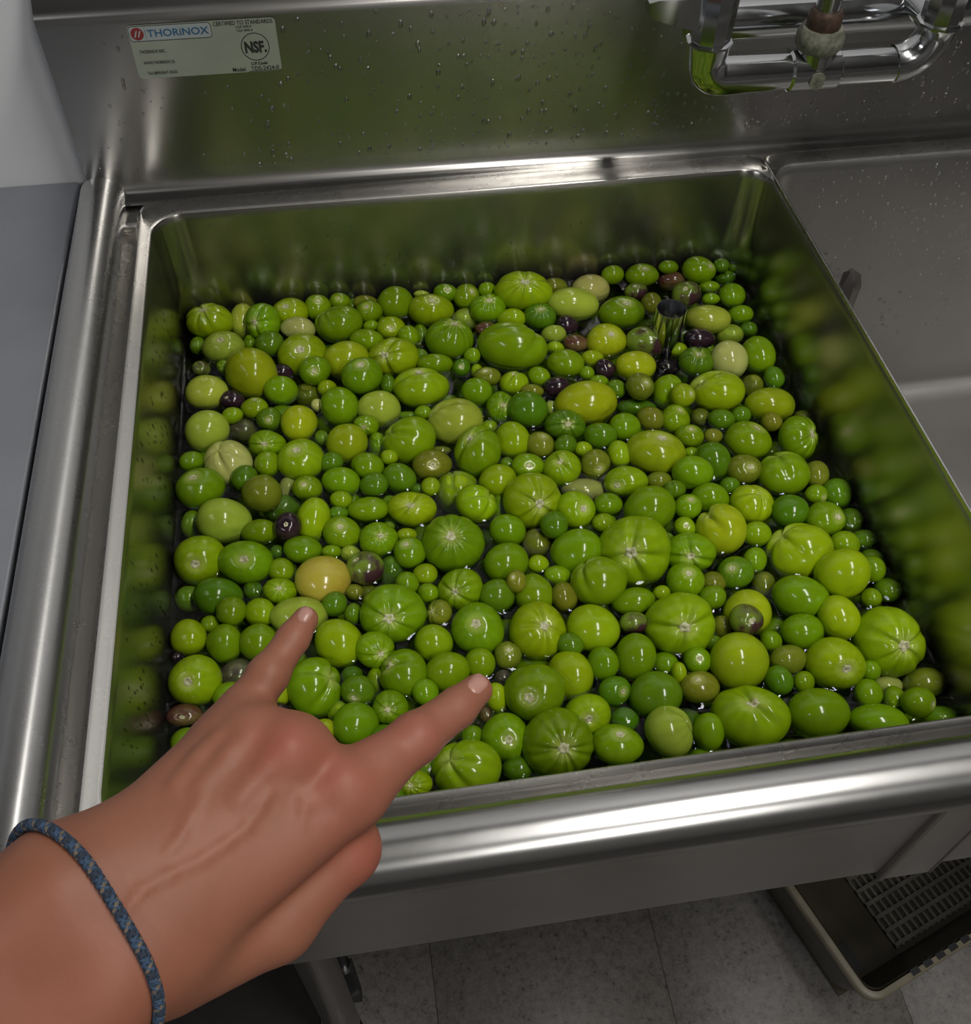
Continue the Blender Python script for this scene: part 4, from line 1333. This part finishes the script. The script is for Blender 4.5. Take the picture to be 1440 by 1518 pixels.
for _ in range(520):
    y = rs.uniform(0.05, 0.58)
    z = -0.012 - 0.095 * rs.random() ** 0.8
    w = 0.0005 + 0.0008 * rs.random() ** 2
    dx = 0.002 + 0.003 * (-z / 0.12)
    if rs.random() < 0.55:
        sp.append(((dx, y, z), (1, 0, 0), (0, 0, 1), w, w * rs.uniform(1.5, 3.0), w * 0.6))
    else:
        sp.append(((rs.uniform(0.05, 0.56), 0.61 - dx, z), (0, -1, 0), (0, 0, 1), w, w * rs.uniform(1.0, 1.6), w * 0.6))
drops('water_drops', sp, 'fine water drops on the inner walls of the filled compartment')

# ------------------------------------------------------------------ the hand
M_SKIN, _nt, _b = new_mat('skin')
_n = noise(_nt, 16, 4)
_c = ramp(_nt, _n, [(0.32, (0.235, 0.092, 0.053)), (0.5, (0.27, 0.108, 0.064)), (0.7, (0.29, 0.108, 0.07))])
_at = N(_nt, 'ShaderNodeAttribute', attribute_name='flush')
_mxr = N(_nt, 'ShaderNodeMix', data_type='RGBA')
_mxr.inputs[7].default_value = (0.34, 0.085, 0.058, 1)
_nt.links.new(_at.outputs['Fac'], _mxr.inputs[0])
_nt.links.new(_c, _mxr.inputs[6])
_nt.links.new(_mxr.outputs[2], _b.inputs['Base Color'])
_b.inputs['Roughness'].default_value = 0.52
_b.inputs['Specular IOR Level'].default_value = 0.35
_b.inputs['Subsurface Weight'].default_value = 0.18
_b.inputs['Subsurface Radius'].default_value = (1.0, 0.35, 0.2)
_b.inputs['Subsurface Scale'].default_value = 0.006
bump(_nt, _b, noise(_nt, 420, 5, 0.6), 0.12, 0.0008)
M_NAIL = simple('fingernail', (0.42, 0.22, 0.175), 0.3, n=20, amp=0.06)


def cp(u, v, D):
    return np.array([(u - 720) / CF * D, (v - 759) / CF * D, D])


def rcone(X, a, ra, b, rb):
    ba = b - a
    L2 = ba @ ba
    t = np.clip(((X - a) @ ba) / L2, 0, 1)
    d = X - a - t[..., None] * ba
    return np.sqrt((d * d).sum(-1)) - (ra + (rb - ra) * t)


def smin(a, b, k):
    h = np.clip(0.5 + 0.5 * (b - a) / k, 0, 1)
    return b + (a - b) * h - k * h * (1 - h)


ULNA, RADI = cp(98, 1330, .348), cp(168, 1418, .348)
PALM = [  # metacarpals and hand body: blended widely
    (cp(-260, 1640, .325), .033, ULNA, .0235), (cp(-130, 1790, .325), .034, RADI, .0235),
    (ULNA, .0235, cp(180, 1290, .357), .0205), (RADI, .0235, cp(245, 1390, .357), .021),
    (cp(175, 1290, .357), .0195, cp(335, 1100, .391), .0125),
    (cp(205, 1318, .355), .0175, cp(377, 1098, .386), .0132),
    (cp(225, 1345, .354), .0180, cp(436, 1117, .382), .0140),
    (cp(245, 1380, .356), .0190, cp(520, 1172, .386), .0142),
    (cp(290, 1260, .375), .0150, cp(450, 1180, .400), .0150),
    (cp(240, 1330, .372), .0160, cp(420, 1260, .398), .0150),
]
THUMB = [(cp(250, 1425, .362), .0190, cp(408, 1362, .384), .0158), (cp(408, 1362, .384), .0155, cp(509, 1258, .396), .0133), (cp(509, 1258, .396), .0133, cp(468, 1205, .420), .0112)]
FOLD = [(cp(436, 1117, .382), .0138, cp(470, 1135, .424), .0112), (cp(470, 1135, .424), .0112, cp(395, 1225, .428), .0100), (cp(395, 1225, .428), .0100, cp(370, 1240, .412), .009),
        (cp(377, 1098, .386), .0128, cp(405, 1115, .424), .0105), (cp(405, 1115, .424), .0105, cp(340, 1200, .424), .0095), (cp(340, 1200, .424), .0095, cp(320, 1215, .410), .0085)]
INDEX = [(cp(520, 1172, .386), .0138, cp(560, 1138, .393), .0118), (cp(560, 1138, .393), .0118, cp(617, 1094, .404), .0101), (cp(617, 1094, .404), .0101, cp(678, 1049, .418), .0083), (cp(678, 1049, .418), .0083, cp(707, 1023, .426), .0069)]
LITTLE = [(cp(335, 1100, .391), .0120, cp(362, 1052, .398), .0096), (cp(362, 1052, .398), .0096, cp(398, 1000, .405), .0079), (cp(398, 1000, .405), .0079, cp(435, 946, .413), .0066), (cp(435, 946, .413), .0066, cp(453, 918, .417), .0055)]


def body(X):
    d = None
    for a, ra, b, rb in PALM:
        q = rcone(X, a, ra, b, rb)
        d = q if d is None else smin(d, q, .012)
    t = None
    for a, ra, b, rb in THUMB:
        q = rcone(X, a, ra, b, rb)
        t = q if t is None else smin(t, q, .005)
    d = smin(d, t, .006)
    for grp, k in ((FOLD, .004), (INDEX, .004), (LITTLE, .004)):
        t = None
        for a, ra, b, rb in grp:
            q = rcone(X, a, ra, b, rb)
            t = q if t is None else smin(t, q, .003)
        d = smin(d, t, k + .003)
    return d


def trace(u, v, sdf, D0=0.25):
    D = D0
    for _ in range(60):
        s = float(sdf(cp(u, v, D)[None])[0])
        D += s * 0.8
        if s < 1e-5: break
        if D > 0.7: break
    return D


# tendons and veins lie just under the traced skin
RIDGE = []
for uv, r, sink_ in (([(355, 1185), (395, 1138), (426, 1108)], .0028, .0022), ([(300, 1165), (335, 1125), (364, 1095)], .0026, .0021), ([(262, 1165), (295, 1125), (324, 1095)], .0022, .0019), ([(455, 1190), (505, 1158)], .0028, .0024),
                     ([(188, 1348), (210, 1320), (250, 1298), (300, 1274), (335, 1250), (365, 1227), (385, 1197), (398, 1176)], .0016, .0009), ([(250, 1262), (270, 1238), (285, 1208), (297, 1185)], .0014, .0009), ([(447, 1225), (449, 1200), (447, 1175)], .0012, .0009)):
    pts = []
    for u, v in uv:
        D = trace(u, v, body)
        pts.append(cp(u, v, D + sink_))
    for a, b in zip(pts[:-1], pts[1:]):
        RIDGE.append((a, r, b, r))
# knuckle swellings
KNOB = [(cp(428, 1114, .3760), .0105), (cp(508, 1165, .3795), .0105), (cp(372, 1097, .381), .0095), (cp(333, 1097, .386), .0085), (cp(617, 1094, .4005), .0085), (cp(398, 1000, .4025), .0066), (cp(509, 1258, .396), .0136)]


def skin(X):
    d = body(X)
    for a, ra, b, rb in RIDGE:
        d = smin(d, rcone(X, a, ra, b, rb), .0045 if ra > .002 else .0022)
    for c, r in KNOB:
        q = np.sqrt(((X - c) ** 2).sum(-1)) - r
        d = smin(d, q, .005)
    return d


prims = PALM + THUMB + FOLD + INDEX + LITTLE
lo = np.min([np.minimum(a - ra, b - rb) for a, ra, b, rb in prims], 0) - .006
hi = np.max([np.maximum(a + ra, b + rb) for a, ra, b, rb in prims], 0) + .006
h = 0.0017
nx, ny, nz = [int(math.ceil(q)) + 1 for q in (hi - lo) / h]
D3 = np.empty((nx, ny, nz), dtype=np.float32)
yy, zz_ = np.meshgrid(lo[1] + h * np.arange(ny), lo[2] + h * np.arange(nz), indexing='ij')
cst = 4
gxc, gyc, gzc = [lo[k_] + h * np.arange(0, n_ + cst, cst) for k_, n_ in enumerate((nx, ny, nz))]
Xc = np.stack(np.meshgrid(gxc, gyc, gzc, indexing='ij'), -1)
Dc = body(Xc)
D3[:] = np.repeat(np.repeat(np.repeat(Dc, cst, 0), cst, 1), cst, 2)[:nx, :ny, :nz]
near = np.argwhere(np.abs(D3) < 0.018)
for k_ in range(0, len(near), 200000):
    q_ = near[k_:k_ + 200000]
    X = lo + h * q_
    d0 = body(X)
    nr = np.abs(d0) < 0.008
    d0[nr] = skin(X[nr])
    D3[q_[:, 0], q_[:, 1], q_[:, 2]] = d0


def surface_nets(D, lo, h):
    ins = D < 0
    c = np.zeros(tuple(s - 1 for s in D.shape), dtype=np.int8)
    for dx in (0, 1):
        for dy in (0, 1):
            for dz in (0, 1):
                c += ins[dx:D.shape[0] - 1 + dx, dy:D.shape[1] - 1 + dy, dz:D.shape[2] - 1 + dz]
    act = (c > 0) & (c < 8)
    idx = -np.ones(act.shape, dtype=np.int64)
    cells = np.argwhere(act)
    idx[act] = np.arange(len(cells))
    acc = np.zeros((len(cells), 3))
    cnt = np.zeros(len(cells))
    corners = [(a, b, e) for a in (0, 1) for b in (0, 1) for e in (0, 1)]
    for a in corners:
        for ax in range(3):
            if a[ax] == 1: continue
            b = list(a)
            b[ax] = 1
            da = D[cells[:, 0] + a[0], cells[:, 1] + a[1], cells[:, 2] + a[2]]
            db = D[cells[:, 0] + b[0], cells[:, 1] + b[1], cells[:, 2] + b[2]]
            m = (da < 0) != (db < 0)
            t = np.where(m, da / np.where(m, da - db, 1), 0)
            p = np.tile(np.array(a, float), (len(cells), 1))
            p[:, ax] = t
            acc[m] += p[m]
            cnt[m] += 1
    V = lo + h * (cells + acc / cnt[:, None])
    F = []
    for ax in range(3):
        o1, o2 = [k for k in range(3) if k != ax]
        s0 = [slice(None)] * 3
        s1 = [slice(None)] * 3
        s0[ax] = slice(0, -1)
        s1[ax] = slice(1, None)
        e = np.argwhere(ins[tuple(s0)] != ins[tuple(s1)])
        e = e[(e[:, o1] > 0) & (e[:, o2] > 0) & (e[:, o1] < D.shape[o1] - 1) & (e[:, o2] < D.shape[o2] - 1)]
        flip = ins[e[:, 0], e[:, 1], e[:, 2]]
        q = []
        for d1, d2 in ((0, 0), (1, 0), (1, 1), (0, 1)):
            cc = e.copy()
            cc[:, o1] -= 1 - d1
            cc[:, o2] -= 1 - d2
            q.append(idx[cc[:, 0], cc[:, 1], cc[:, 2]])
        q = np.stack(q, 1)
        par = (ax == 1)
        fl_ = flip ^ par
        q[~fl_] = q[~fl_][:, ::-1]
        F.append(q)
    return V, np.concatenate(F)


HV, HF = surface_nets(D3, lo, h)
flush = np.zeros(len(HV))
for c_, r_, a_ in ((cp(424, 1106, .365), .016, .55), (cp(500, 1150, .37), .018, .45), (cp(540, 1270, .39), .016, .6), (cp(617, 1094, .395), .010, .3), (cp(100, 1480, .32), .03, .25), (cp(330, 1240, .34), .02, .15)):
    flush = np.maximum(flush, a_ * np.exp(-((HV - c_) ** 2).sum(1) / r_ ** 2))
HW = HV @ CR + CC
me = mesh_np('person', HW, np.zeros((0, 3)), HF)
add_attr(me, 'flush', flush)
hand = obj('person', me, M_SKIN, None, 'bare left hand and forearm reaching over the sink with index and little finger extended', 'person')


def nail(uc, vc, du, dv, L, Wd):
    """nail plate laid on the skin: L along the finger, Wd across, in photo pixels"""
    q = math.hypot(du, dv)
    du, dv = du / q, dv / q
    top, bot = [], []
    n1, n2 = 9, 9
    for i in range(n1):
        s = -1 + 2 * i / (n1 - 1)
        for j in range(n2):
            t = -1 + 2 * j / (n2 - 1)
            # squircle outline
            wx = t * (1 - 0.28 * abs(s) ** 4)
            lx = s * (1 - 0.12 * abs(t) ** 4)
            u = uc + du * lx * L - dv * wx * Wd
            v = vc + dv * lx * L + du * wx * Wd
            D = min(trace(u, v, skin), trace(uc, vc, skin) + 0.006)
            edge = max(abs(s), abs(t))
            top.append(cp(u, v, D - (0.0006 if edge < 0.95 else -0.0002)))
    V = np.array(top) @ CR + CC
    F = []
    for i in range(n1 - 1):
        for j in range(n2 - 1):
            a = i * n2 + j
            F.append((a, a + 1, a + n2 + 1, a + n2))
    return V, F


for args in ((708.5, 1013.5, .70, -.72, 14, 13), (452.5, 911, .52, -.85, 12, 10)):
    obj('fingernail', mesh('fingernail', *nail(*args)), M_NAIL, hand)

# ------------------------------------------------------------------ braided bracelet
cO = cp(110, 1382, .350)
nO = np.array([.86, -.44, 1.25])
nO /= np.linalg.norm(nO)
e1 = np.cross(nO, [0, 0, 1.0])
e1 /= np.linalg.norm(e1)
e2 = np.cross(nO, e1)
ring = []
for k in range(36):
    a = 2 * math.pi * k / 36
    dr = e1 * math.cos(a) + e2 * math.sin(a)
    t = 0.0
    for _ in range(50):
        sd = float(skin((cO + dr * t)[None])[0])
        t += max(-sd, 0) * 0.9 if sd < 0 else 0
        if sd > -2e-5: break
    ring.append(cO + dr * (t + 0.0021))
ring = np.array(ring) @ CR + CC
# Catmull-Rom resample
n_ = len(ring)
dense = []
for i in range(n_):
    p0, p1, p2, p3 = ring[i - 1], ring[i], ring[(i + 1) % n_], ring[(i + 2) % n_]
    for k in range(16):
        t = k / 16
        dense.append(0.5 * ((2 * p1) + (-p0 + p2) * t + (2 * p0 - 5 * p1 + 4 * p2 - p3) * t * t + (-p0 + 3 * p1 - 3 * p2 + p3) * t ** 3))
dense = np.array(dense)
seglen = np.linalg.norm(np.roll(dense, -1, 0) - dense, axis=1)
Lc = np.cumsum(seglen)
nturn = round(Lc[-1] / 0.0075)
brac = empty('bracelet', tuple(float(q) for q in dense[0]), 'braided blue and tan cord bracelet around the wrist', 'bracelet')
M_CB = simple('blue_cord', (0.03, 0.06, 0.11), 0.8, n=900, bs=0.6, amp=0.5)
M_CT = simple('tan_cord', (0.13, 0.105, 0.08), 0.85, n=900, bs=0.6, amp=0.4)
M_CN = simple('navy_cord', (0.02, 0.03, 0.05), 0.85, n=900, bs=0.6, amp=0.4)
fr = frames([tuple(q) for q in dense])
for k, mt in enumerate((M_CB, M_CN, M_CT, M_CB, M_CN, M_CB)):
    pth = []
    sgn = 1 if k < 3 else -1
    for i, (p_, t_, n__, b_) in enumerate(fr):
        a = 2 * math.pi * (sgn * nturn * Lc[i] / Lc[-1] + (k % 3) / 3)
        pth.append(tuple(p_ + n__ * (0.00125 * math.cos(a)) + b_ * (0.00125 * math.sin(a))))
    obj('cord_strand', mesh('cord_strand', *tube_vf(pth, 0.00092, 6, cap=False, closed=True)), mt, brac)
